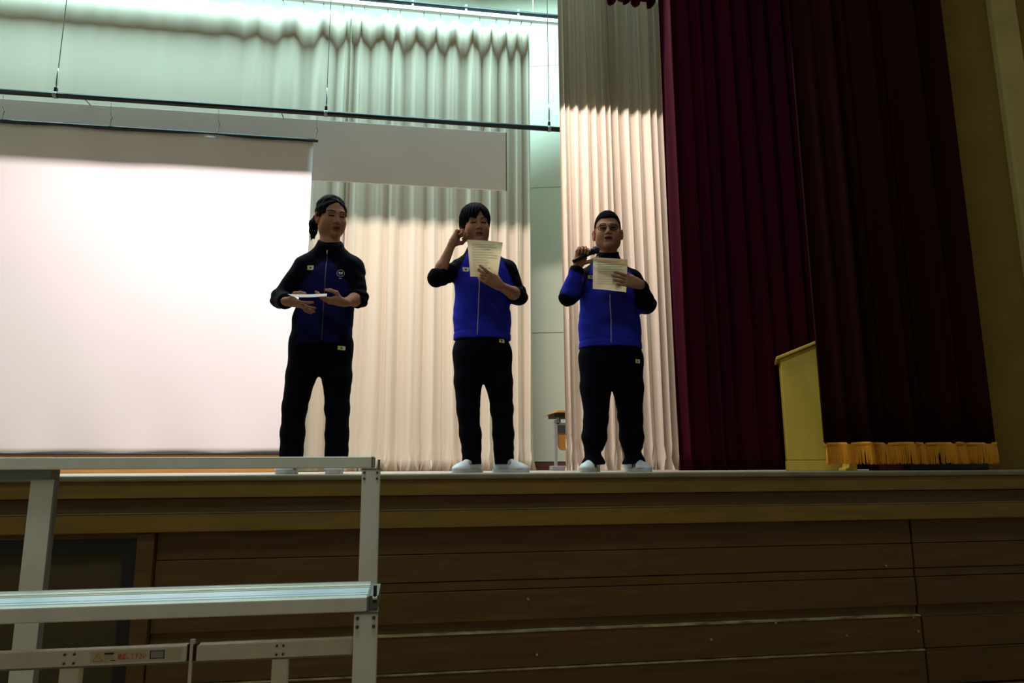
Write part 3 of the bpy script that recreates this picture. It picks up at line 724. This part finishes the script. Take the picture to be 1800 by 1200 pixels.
def build_hair(c, R_, s, style):
    f = Field(c-V3(.16, .16, .20), c+V3(.16, .20, .17), .003)
    P = lambda x, y, z: c+R_@(V3(x, y, z)*s)
    E_ = lambda p, r, k=.02, sub=False: f.ell(P(*p), V3(*r)*s, k, R_, sub)
    def local(X, Y, Z):
        q = [X-c[0], Y-c[1], Z-c[2]]
        return [(q[0]*R_[0][i]+q[1]*R_[1][i]+q[2]*R_[2][i])/s for i in range(3)]
    if style == 'crop':
        E_((0, .018, .045), (.0795, .0955, .087), .01)
        E_((0, .000, .082), (.055, .072, .054), .03)
        def cutf(X, Y, Z):
            x, y, z = local(X, Y, Z)
            lim = np.where(y < -.02, .084-.008*np.cos(x*30)-np.clip(np.abs(x)-.045, 0, 1)*2.2, np.where(y < .02, .084-(y+.02)*2.1, .0-(y-.02)*.8))
            lim = np.where((y >= -.045) & (y < .006) & (np.abs(x) > .05), -.002+np.clip(-.012-y, 0, 1)*2.4, lim)
            return np.where(z < lim, .5*(lim-z)+.0, 0)*1.0
        sl, X, Y, Z = f.region(f.lo-1, f.lo+f.n*f.h+1); f.F = np.maximum(f.F, (cutf(X, Y, Z)-.0005).astype(np.float32)-np.where(cutf(X, Y, Z) > 0, 0, 1))
        f.apply(lambda X, Y, Z: .0012*noise3(X, Y, Z, 3, 260))
    elif style == 'bowl':
        E_((0, .016, .048), (.091, .108, .094), .02)
        E_((0, .04, .0), (.086, .085, .085), .03)
        def cutf(X, Y, Z):
            x, y, z = local(X, Y, Z); ax_ = np.abs(x-.016)
            # parted fringe: an inverted V of forehead, hair lower at the temples and the nape
            v = np.clip((.092-z)/.085, 0, 1)
            wedge = np.where(x > .016, .030, .036)*v**.75+.001
            inface = (y < -.02) & (ax_ < wedge) & (z < .094)
            low = np.where(y < -.035, np.where(x < 0, -.004, .010)-.10*np.clip(ax_-.05, 0, 1), np.where(y < .03, -.022, -.075))
            return np.where(inface, np.minimum(wedge-ax_, .03)*.8, np.where(z < low, low-z, -1.))
        sl, X, Y, Z = f.region(f.lo-1, f.lo+f.n*f.h+1); f.F = np.maximum(f.F, cutf(X, Y, Z).astype(np.float32))
        def strands(X, Y, Z):
            x, y, z = local(X, Y, Z); a = np.arctan2(y-.02, x-.004)
            return .0022*np.sin(a*34+8*z+2*np.sin(z*40))+.0012*np.sin(a*71+z*30)
        f.apply(strands)
    else:   # tied back with a centre parting and a short ponytail
        E_((0, .019, .043), (.080, .096, .085), .01)
        E_((0, .022, .005), (.0785, .084, .070), .02)
        E_((0, -.008, .030), (.0800, .070, .062), .015)
        def cutf(X, Y, Z):
            x, y, z = local(X, Y, Z); ax_ = np.abs(x)
            low = np.where(y < .0, .080-12.5*ax_**2+.25*np.clip(.014-np.abs(x-.008), 0, 1), np.where(y < .03, .0, -.062))
            low = np.where((y < .01) & (y > -.035) & (ax_ > .056), np.minimum(low, -.018), low)
            low = np.where((y <= -.035) & (y > -.062) & (ax_ > .054), np.minimum(low, .012), low)
            return np.where(z < low, low-z, -1.)
        sl, X, Y, Z = f.region(f.lo-1, f.lo+f.n*f.h+1); f.F = np.maximum(f.F, cutf(X, Y, Z).astype(np.float32))
        def strands(X, Y, Z):
            x, y, z = local(X, Y, Z)
            part = .004*np.exp(-(x-.012)**2/.00001)*(y < .0)
            return part+.0016*np.sin(z*150+60*np.abs(x)+y*45)+.001*np.sin(y*260+x*120)
        f.apply(strands)
        pts = [(-.015, .095, .0), (-.045, .100, -.012), (-.062, .095, -.048), (-.064, .088, -.090), (-.060, .082, -.125)]
        rad = [.026, .020, .026, .022, .006]
        for a, b, r0, r1 in zip(pts[:-1], pts[1:], rad[:-1], rad[1:]): f.cap(P(*a), P(*b), r0*s, r1*s, k=.012)
        rng = np.random.RandomState(2)
        for _ in range(9):
            b = V3(-.064, .088, -.085)+rng.normal(size=3)*.006; t = b+V3(rng.uniform(-.014, .012), rng.uniform(-.01, .01), -rng.uniform(.035, .055))
            f.cap(P(*b), P(*t), .006*s, .0018*s, k=.006)
        for _ in range(4):
            b = V3(-.06, .097, -.02); t = b+V3(-rng.uniform(.015, .03), 0, -rng.uniform(-.01, .02)); f.cap(P(*b), P(*t), .005*s, .0016*s, k=.006)
    return f

def shoe(parent, c, yaw, ln, stripes):
    """canvas trainer: c is the heel-to-toe middle on the floor, the toe points to -y turned by yaw"""
    R_ = rot_xyz(0, 0, yaw); P = lambda x, y, z: c+R_@V3(x, y, z)
    f = Field(c-V3(.17, .19, .0)-V3(0, 0, .01), c+V3(.17, .19, .13), .0035); k = ln/.27
    f.ell(P(0, -.070*k, .022), (.045, .068*k, .030), .02, R_)
    f.ell(P(0, .070*k, .038), (.036, .060*k, .046), .02, R_)
    f.cap(P(0, -.06*k, .030), P(0, .045*k, .070), .026, .034, k=.03)
    f.cap(P(0, .045*k, .07), P(0, .055*k, .105), .036, .038, k=.02)
    f.plane_cut(c+V3(0, 0, .104), (0, 0, 1)); f.plane_cut(c+V3(0, 0, .020), (0, 0, -1))
    o = field_obj('shoe', f, MT['shoe'], parent)
    m = MB(); n = 28; out = []
    for i in range(n):
        a = 2*math.pi*i/n; y = math.sin(a)*.140*k; wd = .047 if y < 0 else .039
        out.append(P(math.copysign(abs(math.cos(a))**.75, math.cos(a))*wd, y, 0))
    m.prism([(q[0], q[1]) for q in out], 'z', c[2], c[2]+.021); lp('sole', m, MT['sole'], o, False)
    m = MB()
    for i in range(4): m.tube([P(-.022, -.040+.016*i, .056+.008*i), P(0, -.042+.016*i, .066+.008*i), P(.022, -.040+.016*i, .056+.008*i)], .0028, 5)
    lp('laces', m, MT['embroidery'], o)
    if stripes:
        m = MB()
        for q in (-1, 1):
            for i in range(2): m.tube([P(q*.043, -.035+.022*i, .028), P(q*.036, -.030+.022*i, .052)], .0045, 5)
        lp('stripe', m, MT['blackprint'], o)
    return o

def patch_on(f, x, z, wd, ht, name, parent, star=True, two=True):
    y = f.front(x, z)-.0018; yl = f.front(x-wd/2, z)-.0018; yr = f.front(x+wd/2, z)-.0018; yt = f.front(x, z+ht/2)-.0018; yb = f.front(x, z-ht/2)-.0018
    pt = lambda a, b, o=0.: (x+a*wd/2, y+a*(yr-yl)/2+b*(yt-yb)/2-o, z+b*ht/2)
    m = MB(); xs = (-1, -.05, 1)
    m.add([pt(-1, -1), pt(0, -1), pt(0, 1), pt(-1, 1), pt(-1, -1, -.002), pt(0, -1, -.002), pt(0, 1, -.002), pt(-1, 1, -.002)], [(0, 1, 2, 3), (4, 7, 6, 5), (0, 4, 5, 1), (3, 2, 6, 7), (0, 3, 7, 4), (1, 5, 6, 2)], 1 if two else 0)
    m.add([pt(0, -1), pt(1, -1), pt(1, 1), pt(0, 1), pt(0, -1, -.002), pt(1, -1, -.002), pt(1, 1, -.002), pt(0, 1, -.002)], [(0, 1, 2, 3), (4, 7, 6, 5), (0, 4, 5, 1), (3, 2, 6, 7), (0, 3, 7, 4), (1, 5, 6, 2)], 0)
    o = lp(name, m, [MT['patch'], MT['patch2']], parent, False)
    if star:
        m = MB(); vs = []
        for i in range(10):
            a = math.pi/2+i*math.pi/5; r = .72 if i % 2 == 0 else .34; vs.append(pt(r*math.cos(a)*ht/wd, r*math.sin(a), .0006))
        m.add([pt(0, 0, .0008)]+vs, [(0, 1+i, 1+(i+1) % 10) for i in range(10)]); lp('star_mark', m, MT['blackprint'], o, False)
    return o

def zipper(f, x0, z0, x1, z1, parent, half=.0028):
    m = MB(); n = 40; vs = []
    for i in range(n):
        t = i/(n-1); x = x0+(x1-x0)*t; z = z0+(z1-z0)*t; y = f.front(x, z)-.0014
        vs += [(x-half, y, z), (x+half, y, z), (x+half, y+.004, z), (x-half, y+.004, z)]
    fs = []
    for i in range(n-1):
        a = 4*i; fs += [(a, a+1, a+5, a+4), (a+1, a+2, a+6, a+5), (a+3, a, a+4, a+7)]
    m.add(vs, fs); z = lp('zip', m, MT['zip'], parent)
    return z

def folds_near(X, Y, Z, p, r, amp, axis, fr, ph=0):
    q = (X-p[0])**2+(Y-p[1])**2+(Z-p[2])**2; ax_ = unit(axis)
    return amp*np.exp(-q/(r*r))*np.sin(((X-p[0])*ax_[0]+(Y-p[1])*ax_[1]+(Z-p[2])*ax_[2])*fr+ph+2*np.sin(X*23+Z*17))

NAVY = np.array((.0021, .0024, .0058)); 
def person(name, label, loc, J, style, blue, bluefn, jk):
    """J: joints in local coordinates (x right in the picture, y away from the audience, z up)"""
    root_loc = Vector(loc)
    s = J['hs']; R_ = J['hr']; hc = V3(*J['head'])
    # --- body: one mesh (head, arms and hands fine; the clothed trunk and legs coarser)
    hf, P = build_head(hc, R_, s, style)
    hf.cap(P(0, .022, -.05), V3(*J['neck'])+V3(0, .0, .0), .050*s, .053, k=.03)
    hf.cap(V3(*J['neck']), V3(*J['neck'])-V3(0, -.01, .03), .053, .050, k=.03)
    fields = [hf]
    for sd in ('L', 'R'):
        el, wr_ = V3(*J['el'+sd]), V3(*J['wr'+sd]); H = J['hand'+sd]
        lo = np.minimum(np.minimum(el, wr_), wr_+unit(H['d'])*.2)-.11; hi = np.maximum(np.maximum(el, wr_), wr_+unit(H['d'])*.2)+.11
        f = Field(lo, hi, .0028)
        mid = el+(wr_-el)*.3
        f.cap(el, mid, .034, .038, k=.02); f.cap(mid, wr_, .038, .0245, k=.02, sq=(H['n'], .88))
        hand(f, wr_, V3(*H['d']), V3(*H['n']), H['th'], H['curls'], H['thumb'], H.get('s', 1.0), H.get('spread', .06))
        fields.append(f)
    tf = Field((-.45, -.35, .0), (.45, .30, J['neck'][2]+.06), .009)
    hipz = J['hip']; nk = V3(*J['neck']); w_ = J['w']
    tf.cap(nk-V3(0, -.04, .20), V3(J['hx'], .03, hipz+.10), .085*w_, .09*w_, k=.05)
    tf.cap(V3(*J['shL'])+V3(0, .02, -.02), V3(*J['shR'])+V3(0, .02, -.02), .04, .04, k=.04)
    tf.cap(nk+V3(0, .01, 0), nk-V3(0, -.03, .1), .045, .045, k=.02)
    for sd in ('L', 'R'):
        tf.cap(V3(*J['sh'+sd]), V3(*J['el'+sd]), .045, .038, k=.03)
        hp = V3(*J['hip'+sd]); kn = V3(*J['kn'+sd]); an = V3(*J['an'+sd])
        tf.cap(hp, kn, .070*w_, .048*w_, k=.03); tf.cap(kn, an, .050*w_, .034, k=.02); tf.cap(an, an+V3(.05*math.sin(J['toe'+sd]), -.06, -.04), .026, .020, k=.02)
    fields.append(tf)
    def cf(V):
        c = np.tile(SKIN, (len(V), 1)); L = (V-hc)@R_/s; m = (np.abs(L) < .15).all(1) & (L[:, 2] > -.13)
        c[m] = head_colours(hc, R_, s, style, V[m]); c[V[:, 2] < .17] = (.30, .31, .33); return c
    body = field_obj(name, fields, MT['skin'], None, cf, loc); tag(body, label, 'person')
    # --- hair
    field_obj('hair', build_hair(hc, R_, s, style), MT['crop'] if style == 'crop' else MT['hair'], body)
    # --- trousers
    f = Field((-.36, -.24, .02), (.36, .24, hipz+.28), .0055)
    for sd in ('L', 'R'):
        hp = V3(*J['hip'+sd]); kn = V3(*J['kn'+sd]); an = V3(*J['an'+sd]); a, b, c = J['leg']
        f.cap(hp+V3(0, 0, .05), hp+(kn-hp)*.4, a*.98, a*.92, k=.02); f.cap(hp+(kn-hp)*.4, kn, a*.92, b, k=.02)
        cu = V3(an[0], an[1], J['cuff'])
        mid = kn+(an-kn)*.5
        f.cap(kn, mid, b, J.get('calf', b*.97), k=.02); f.cap(mid, cu+V3(0, 0, .06 if style == 'crop' else -.06), J.get('calf', b*.97), c, k=.02)
        if style == 'crop':
            f.cap(cu+V3(0, -.008, .05), cu+V3(0, -.012, .012), c*1.15, c*1.56, k=.010)
    f.ell((J['hx'], .0, hipz+.06), (J['hw'], .115*w_, .17), .04)
    f.cap((J['hx'], .005, hipz+.05), (J['hx'], .005, hipz+.24), J['hw']*.92, J['hw']*.88, k=.03, sq=((0, 1, 0), .70))
    f.plane_cut((0, 0, J['cuff']), (0, 0, -1))
    kl, kr = V3(*J['knL']), V3(*J['knR'])
    def tfold(X, Y, Z):
        o = .0030*noise3(X, Y, Z*.45, 5, 30)+.0010*noise3(X, Y, Z, 8, 70)
        o = o+folds_near(X, Y, Z, kl, .10, .003, (.5, 0, 1), 48)+folds_near(X, Y, Z, kr, .10, .003, (-.5, 0, 1), 52, 1.3)
        for an in (J['anL'], J['anR']): o = o+folds_near(X, Y, Z, V3(an[0], an[1], J['cuff']+.07), .08, .006 if style == 'crop' else .0028, (.3, .1, 1), 80)
        o = o+folds_near(X, Y, Z, V3(J['hx'], -.08, hipz-.02), .10, .003, (.0, 0, 1), 90)
        return o
    f.apply(tfold); trf = f
    tr_ = field_obj('trousers', f, MT['cloth'], body, lambda V: np.tile(NAVY, (len(V), 1)))
    # --- jacket
    f = Field((-.45, -.38, hipz-.06), (.45, .27, nk[2]+.10), .005)
    ch, wa, he = jk['chest'], jk['waist'], jk['hem']; cx = jk.get('cx', 0.); hz = jk['hemz']; shz = J['shL'][2]
    cz = shz-.16
    f.cap((cx, .012, cz+.02), (cx, .012, cz-.12), ch, ch*.97, k=.03, sq=((0, 1, 0), .72))
    f.cap((cx, .010, cz-.10), (J['hx'], .008, hz+.14), ch*.97, wa, k=.04, sq=((0, 1, 0), .74))
    f.cap((J['hx'], .008, hz+.14), (J['hx'], .008, hz-.02), wa, he, k=.03, sq=((0, 1, 0), .76))
    sL, sR = V3(*J['shL']), V3(*J['shR'])
    f.cap(sL+V3(.03, .01, -.03), sR+V3(-.03, .01, -.03), .070, .070, k=.07)
    f.cap(nk+V3(0, .01, -.03), sL+V3(.0, .01, .0), .062, .055, k=.05); f.cap(nk+V3(0, .01, -.03), sR+V3(0, .01, .0), .062, .055, k=.05)
    for sd in ('L', 'R'):
        sh, el, wr_ = V3(*J['sh'+sd]), V3(*J['el'+sd]), V3(*J['wr'+sd]); a, b, c, t = J['slv'+sd]
        f.cap(sh, el, a, b, k=.035)
        e = unit(wr_-el); end = el+(wr_-el)*t
        if t > .5:
            f.cap(el, el+(wr_-el)*(t-.12), b, c*1.15, k=.02); f.cap(el+(wr_-el)*(t-.14), end+e*.03, c*1.22, c, k=.012, cut=(end, e))
        else:
            f.cap(el-e*.0, end+e*.02, b*1.0, c, k=.02, cut=(end, e))
            f.cap(end-e*.030, end-e*.010, c*.98, c*1.0, k=.014)
    # stand collar
    cu = unit(J.get('cu', (0, -.15, 1))); cb = nk+V3(0, .008, -.03); ct = nk+cu*J.get('collar', .035)
    f.cap(cb, ct+cu*.05, .072, .066, k=.02, cut=(ct, cu))
    f.plane_cut((0, 0, hz), (0, 0, -1))
    eL, eR = V3(*J['elL']), V3(*J['elR'])
    def jfold(X, Y, Z):
        o = .0028*noise3(X, Y, Z*.7, 11, 26)+.0012*noise3(X, Y, Z, 12, 60)
        for sd in ('L', 'R'):
            sh, el, wr_ = V3(*J['sh'+sd]), V3(*J['el'+sd]), V3(*J['wr'+sd])
            o = o+folds_near(X, Y, Z, el, .085, .0055, el-sh, 110, 1)+folds_near(X, Y, Z, sh+(el-sh)*.25, .09, .003, V3(.5, 0, 1), 80)
        o = o+folds_near(X, Y, Z, V3(cx, -.1, hz+.10), .2, .003, (.25, 0, 1), 60)+.006*np.exp(-((Z-hz-.025)/.012)**2)*0
        o = o+.004*np.exp(-((Z-hz-.045)/.006)**2)
        return o
    f.apply(jfold)
    def jcol(V):
        c = np.tile(NAVY, (len(V), 1)); m = bluefn(V, J); c = c*(1-m[:, None])+np.array(blue)*m[:, None]; return c
    jo = field_obj('jacket', f, MT['cloth'], body, jcol)
    for (x, z, wd, ht, nm, st, two) in jk.get('patches', ()): patch_on(f, x, z, wd, ht, nm, jo, st, two)
    zx = jk['zip']; zo = zipper(f, *zx, jo)
    if style == 'tail': zo.data.materials[0] = MT['zip_dark']
    for (x, z, wd, ht) in jk.get('tpatch', ()): patch_on(trf, x, z, wd, ht, 'name_patch', tr_, True)
    # --- shoes
    for sd in ('L', 'R'):
        an = V3(*J['an'+sd]); yaw = J['toe'+sd]
        shoe(body, V3(an[0], an[1]-.045*math.cos(yaw), 0)+V3(.045*math.sin(yaw), 0, 0), yaw, .26, style == 'crop')
    return body, f, jo

# ------------------------------------------------------------------ the three students
def soft(a, w_=.004): return np.clip(.5-a/(2*w_), 0, 1)
def panel(cx, half, slope, extra=None, collar=False):
    def fn(V, J):
        x, y, z = V.T; sz = J['shL'][2]
        lim = half-np.clip(z-(sz-.14), 0, 1)*slope
        m = soft(np.abs(x-cx)-lim)
        if not collar: m = m*soft(z-(J['neck'][2]-.045))
        for sd in ('L', 'R'):     # sleeves stay navy where they pass in front of the panel
            a, b, w_ = V3(*J['sh'+sd]), V3(*J['el'+sd]), V3(*J['wr'+sd]); ra = J['slv'+sd][1]
            for p, q in ((a+(b-a)*.35, b), (b, b+(w_-b)*min(J['slv'+sd][3], 1))):
                t = np.clip(((V-p)@(q-p))/((q-p)@(q-p)), 0, 1); d = np.linalg.norm(V-p-t[:, None]*(q-p), axis=1)
                m = m*np.clip((d-ra*1.02)/.008, 0, 1)
        if extra is not None: m = np.maximum(m, extra(V, J))
        return m
    return fn
relax = ((.25, .3, .2),)*4

girl = dict(
    head=(.056, -.010, 1.474), hs=1.04, hr=rot_xyz(.30, -.06, .47), neck=(.052, .012, 1.315), w=.95,
    shL=(-.085, .0, 1.170), elL=(-.203, -.03, .972), wrL=(-.140, -.175, .922),
    shR=(.192, .0, 1.176), elR=(.232, -.05, .982), wrR=(.163, -.185, .925),
    slvL=(.058, .050, .038, .84), slvR=(.058, .050, .049, .22), hip=.66, hx=.028, hw=.168,
    handL=dict(d=(1, -.22, -.22), n=(.15, .25, 1), th=1, curls=((.0, .15, .1), (-.30, .25, .15), (-.42, .2, .2), (-.55, .3, .2)), thumb=((.55, .5, .75), (.95, .1, .35), (1, -.1, .10)), s=.95, spread=.10),
    handR=dict(d=(-1, -.12, .06), n=(0, .15, 1), th=-1, curls=((.15, .35, .2), (.2, .4, .3), (.3, .5, .3), (.35, .5, .3)), thumb=((.6, .3, .75), (.95, .0, .3), (1, -.1, .02)), s=.95),
    hipL=(-.055, .0, .665), knL=(-.098, -.005, .366), anL=(-.108, .01, .085), hipR=(.118, .0, .665), knR=(.132, -.005, .352), anR=(.138, .01, .085),
    leg=(.088, .066, .064), cuff=.030, toeL=-.15, toeR=-.05, collar=.016, cu=(.12, -.75, 1))
gj = dict(chest=.152, waist=.160, hem=.176, cx=.046, hemz=.712, zip=(.046, 1.262, .045, .725),
          patches=((-.040, 1.148, .034, .026, 'name_patch', True, True),), tpatch=((.150, .687, .040, .022),))
GX = (-.50, 4.05, ST)
g_body, g_f, g_j = person('person', 'person in dark navy tracksuit looking down at a white sheet held flat in both hands', GX, girl, 'tail', (.006, .007, .050), panel(.046, .150, .75), gj)
# emblem on the chest: ring, open book, two small characters below
ex, ez = .128, 1.120; m = MB(); n = 20; pt = lambda x, z: (x, g_f.front(x, z)-.0022, z)
m.tube([pt(ex+.021*math.cos(2*math.pi*i/n), ez+.021*math.sin(2*math.pi*i/n)) for i in range(n+1)], .0011, 5)
for q in (-1, 1):
    m.add([pt(ex+q*.001, ez-.003), pt(ex+q*.012, ez-.001), pt(ex+q*.012, ez+.009), pt(ex+q*.001, ez+.007)], [(0, 1, 2, 3)])
    m.tube([pt(ex+q*.002, ez-.028), pt(ex+q*.002, ez-.034)], .0014, 5); m.tube([pt(ex+q*.006, ez-.028), pt(ex+q*.006, ez-.034)], .0014, 5)
m.tube([pt(ex-.011, ez-.009), pt(ex+.011, ez-.009)], .0012, 5)
lp('chest_emblem', m, MT['embroidery'], g_j)
m = MB(); zt = V3(.046, g_f.front(.046, 1.258)-.004, 1.258); m.tube([zt, zt+V3(0, -.002, -.012), zt+V3(0, 0, -.024)], [.003, .004, .0025], 6); lp('zip_pull', m, MT['zip'], g_j)

mid = dict(
    head=(-.036, -.012, 1.532), hs=1.06, hr=rot_xyz(.16, -.08, .10), neck=(-.010, .012, 1.398), w=1.0,
    shL=(-.130, .0, 1.248), elL=(-.278, -.105, 1.158), wrL=(-.188, -.102, 1.384),
    shR=(.165, .0, 1.252), elR=(.232, -.03, 1.082), wrR=(.080, -.268, 1.082),
    slvL=(.062, .052, .050, .13), slvR=(.062, .052, .047, .17), hip=.66, hx=.010, hw=.170,
    handL=dict(d=(.40, .40, .82), n=(.80, -.45, -.30), th=1, curls=((.05, .15, .1), (1.2, 1.5, .9), (1.3, 1.5, 1.0), (1.35, 1.5, 1.0)), thumb=((.6, .3, .5), (.55, -.3, .5), (.2, -.8, .3)), s=1.02),
    handR=dict(d=(-.80, -.22, .42), n=(.10, .92, .30), th=-1, curls=((.15, .35, .3), (.25, .45, .35), (.4, .55, .4), (.5, .6, .4)), thumb=((.5, .45, .75), (.85, .35, .25), (1, .2, .0)), s=1.0),
    hipL=(-.078, .0, .665), knL=(-.076, -.005, .374), anL=(-.046, .01, .085), hipR=(.098, .0, .665), knR=(.130, -.005, .374), anR=(.146, .01, .085),
    leg=(.092, .067, .054), cuff=.048, toeL=-.75, toeR=.75, collar=.038, cu=(.1, -.15, 1))
mj = dict(chest=.166, waist=.172, hem=.178, cx=.006, hemz=.802, zip=(-.020, 1.16, -.036, .815),
          patches=((-.102, 1.228, .042, .027, 'name_patch', True, False),), tpatch=((.118, .785, .034, .024),))
MX = (.46, 4.25, ST)
m_body, m_f, m_j = person('person', 'person in blue jacket with pushed up sleeves touching one ear and holding up a sheet', MX, mid, 'bowl', (.018, .021, .33), panel(.010, .200, .42, collar=True), mj)

right = dict(
    head=(.012, -.008, 1.543), hs=1.10, hr=rot_xyz(.02, .0, -.26), neck=(.014, .012, 1.392), w=1.12,
    shL=(-.150, .0, 1.222), elL=(-.280, -.085, 1.088), wrL=(-.226, -.135, 1.278),
    shR=(.172, .0, 1.230), elR=(.250, -.03, 1.068), wrR=(.118, -.290, 1.128),
    slvL=(.068, .058, .037, .93), slvR=(.068, .060, .040, .93), hip=.65, hx=.012, hw=.198,
    handL=dict(d=(.25, .0, .97), n=(.1, -1, .05), th=1, curls=((.9, 1.35, .9), (.95, 1.4, .9), (1.0, 1.4, .9), (1.05, 1.4, .9)), thumb=((.35, .85, .55), (.5, .55, .65), (.2, .4, .9)), s=1.04, spread=.02),
    handR=dict(d=(-.96, -.08, .20), n=(.0, 1, .05), th=-1, curls=((.05, .15, .1), (.08, .2, .15), (.12, .25, .2), (.2, .3, .2)), thumb=((.5, .45, .75), (.85, .35, .25), (1, .2, .0)), s=1.02),
    hipL=(-.092, .0, .655), knL=(-.100, -.005, .332), anL=(-.123, .01, .085), hipR=(.112, .0, .655), knR=(.124, -.005, .332), anR=(.138, .01, .085),
    leg=(.106, .076, .048), calf=.077, cuff=.045, toeL=-.60, toeR=.25, collar=.026, cu=(-.08, -.45, 1))
def fore_blue(V, J):
    a, b = V3(*J['elL'])+V3(-.03, 0, -.03), V3(*J['wrL']); q = b-a; t = ((V-a)@q)/(q@q); d = np.linalg.norm(V-a-np.clip(t, 0, 1)[:, None]*q, axis=1)
    return soft(d-.078)*soft(t-.80, .02)*soft(.22-t, .10)*soft(V[:, 0]+.17)
rj = dict(chest=.190, waist=.198, hem=.206, cx=.012, hemz=.774, zip=(-.020, 1.10, -.028, .790),
          patches=((-.128, 1.222, .040, .022, 'name_patch', True, False),), tpatch=((.152, .680, .034, .024),))
RX = (1.29, 4.30, ST)
r_body, r_f, r_j = person('person', 'person in blue jacket and glasses speaking into a black microphone and holding up a sheet', RX, right, 'crop', (.017, .020, .29), panel(.010, .225, .48, fore_blue), rj)
# glasses
hc = V3(*right['head']); Rh = right['hr']; s_ = right['hs']; G = lambda x, y, z: hc+Rh@(V3(x, y, z)*s_)
m = MB()
for q in (-1, 1):
    loop = [G(q*.033+.023*math.copysign(abs(math.cos(a))**.7, math.cos(a)), -.101+.010*abs(q*.033+.023*math.cos(a))/.05, .006+.0165*math.copysign(abs(math.sin(a))**.7, math.sin(a))) for a in [2*math.pi*i/24 for i in range(25)]]
    m.tube(loop, .0020, 5, cap=False); m.tube([G(q*.055, -.091, .012), G(q*.074, -.075, .012), G(q*.081, .005, .012)], .0016, 5)
m.tube([G(-.010, -.101, .010), G(0, -.104, .013), G(.010, -.101, .010)], .0015, 5)
gl = lp('glasses', m, MT['specs'], r_body)
for q in (-1, 1):
    m = MB(); n = 24
    rim = [G(q*.033+.022*math.copysign(abs(math.cos(a))**.7, math.cos(a)), -.101+.010*abs(q*.033+.022*math.cos(a))/.05, .006+.0155*math.copysign(abs(math.sin(a))**.7, math.sin(a))) for a in [2*math.pi*i/n for i in range(n)]]
    m.add(rim+[p+Rh@V3(0, .001, 0) for p in rim], [tuple(range(n)), tuple(range(n, 2*n))[::-1]]+[(i, n+i, n+(i+1) % n, (i+1) % n) for i in range(n)])
    lp('lens', m, MT['lens'], gl, False)

# ------------------------------------------------------------------ things in their hands
def sheet_obj(name, label, base, corners, bend, curl=0, nu=18, nv=22, thick=.0012, lines=0, m_=None):
    """corners TL, TR, BR, BL in the holder's coordinates; bend bows the sheet toward the audience, curl bends its top edge back"""
    TL, TR, BR, BL = [V3(*c) for c in corners]; nrm_ = unit(np.cross(TR-TL, BL-TL)); vs = []
    def pos(u, v):
        p = (TL*(1-u)+TR*u)*(1-v)+(BL*(1-u)+BR*u)*v
        return p+nrm_*(bend*(1-(2*u-1)**2)+curl*max(0, .22-v)**2*20*(.4+.6*u))+V3(0, 0, -abs(curl)*max(0, .22-v)**2*12*(.3+.7*u))
    for j in range(nv):
        for i in range(nu): vs.append(pos(i/(nu-1), j/(nv-1)))
    fs = [(j*nu+i, j*nu+i+1, (j+1)*nu+i+1, (j+1)*nu+i) for j in range(nv-1) for i in range(nu-1)]
    vs = [v+np.array(base) for v in vs]
    o = mesh_obj(name, vs, fs, m_ or MT['paper'], None, True, fix=False)
    tag(o, label, 'paper', 'printed sheets the students hold')
    if lines:
        rng = np.random.RandomState(lines); m = MB()
        for k in range(11):
            v = .14+.066*k; x1 = rng.uniform(.55, .9)
            for a in np.arange(.12, x1, .06):
                q = [pos(a, v), pos(a+.045, v), pos(a+.045, v+.022), pos(a, v+.022)]
                off = nrm_*(.0016 if nrm_[1] > 0 else -.0016)
                m.add([p+np.array(base)+off for p in q], [(0, 1, 2, 3)])
        mesh_obj('print_line', m.v, m.f, MT['paper_print'], o, fix=False)
    return o
sheet_obj('paper', 'paper sheet tinted tan for warm backlight, held up by the person with a hand at the ear', MX, ((-.112, -.262, 1.362), (.102, -.275, 1.362), (.066, -.275, 1.120), (-.092, -.272, 1.128)), -.012, .02, lines=3)
sheet_obj('paper', 'paper sheet tinted tan for warm backlight, held up by the person with the microphone', RX, ((-.166, -.280, 1.304), (.052, -.288, 1.322), (.034, -.282, 1.076), (-.174, -.278, 1.092)), -.006, .05, lines=4)
sheet_obj('paper', 'white paper sheet held flat at waist height over the dark navy jacket', GX, ((-.090, -.235, .934), (.075, -.235, .946), (.085, -.325, .938), (-.115, -.325, .928)), .003, 0, m_=MT['paper_white'])
# microphone
mb, mt_ = V3(-.268, -.172, 1.290), V3(-.098, -.172, 1.384); ax_m = unit(mt_-mb); base = np.array(RX); L_ = np.linalg.norm(mt_-mb)
mc = empty('microphone', tuple(mb+base)); tag(mc, 'black handheld microphone gripped by the person with glasses', 'microphone')
m = MB().tube([tuple(mb+base+ax_m*a) for a in (0, .004, .02, .12, .140)], [.010, .0125, .0125, .0155, .0175], 16); m.build('handle', MT['mic'], mc, True)
m = MB().tube([tuple(mb+base+ax_m*a) for a in (.140, .143, .150, .153)], [.0175, .0225, .0225, .020], 16); m.build('collar_ring', MT['mic'], mc, True)
m = MB().tube([tuple(mb+base+ax_m*a) for a in (.152, .160, .170, .182, .191, .196)], [.019, .0235, .0248, .0225, .015, .004], 16); m.build('grille', MT['micgrille'], mc, True)
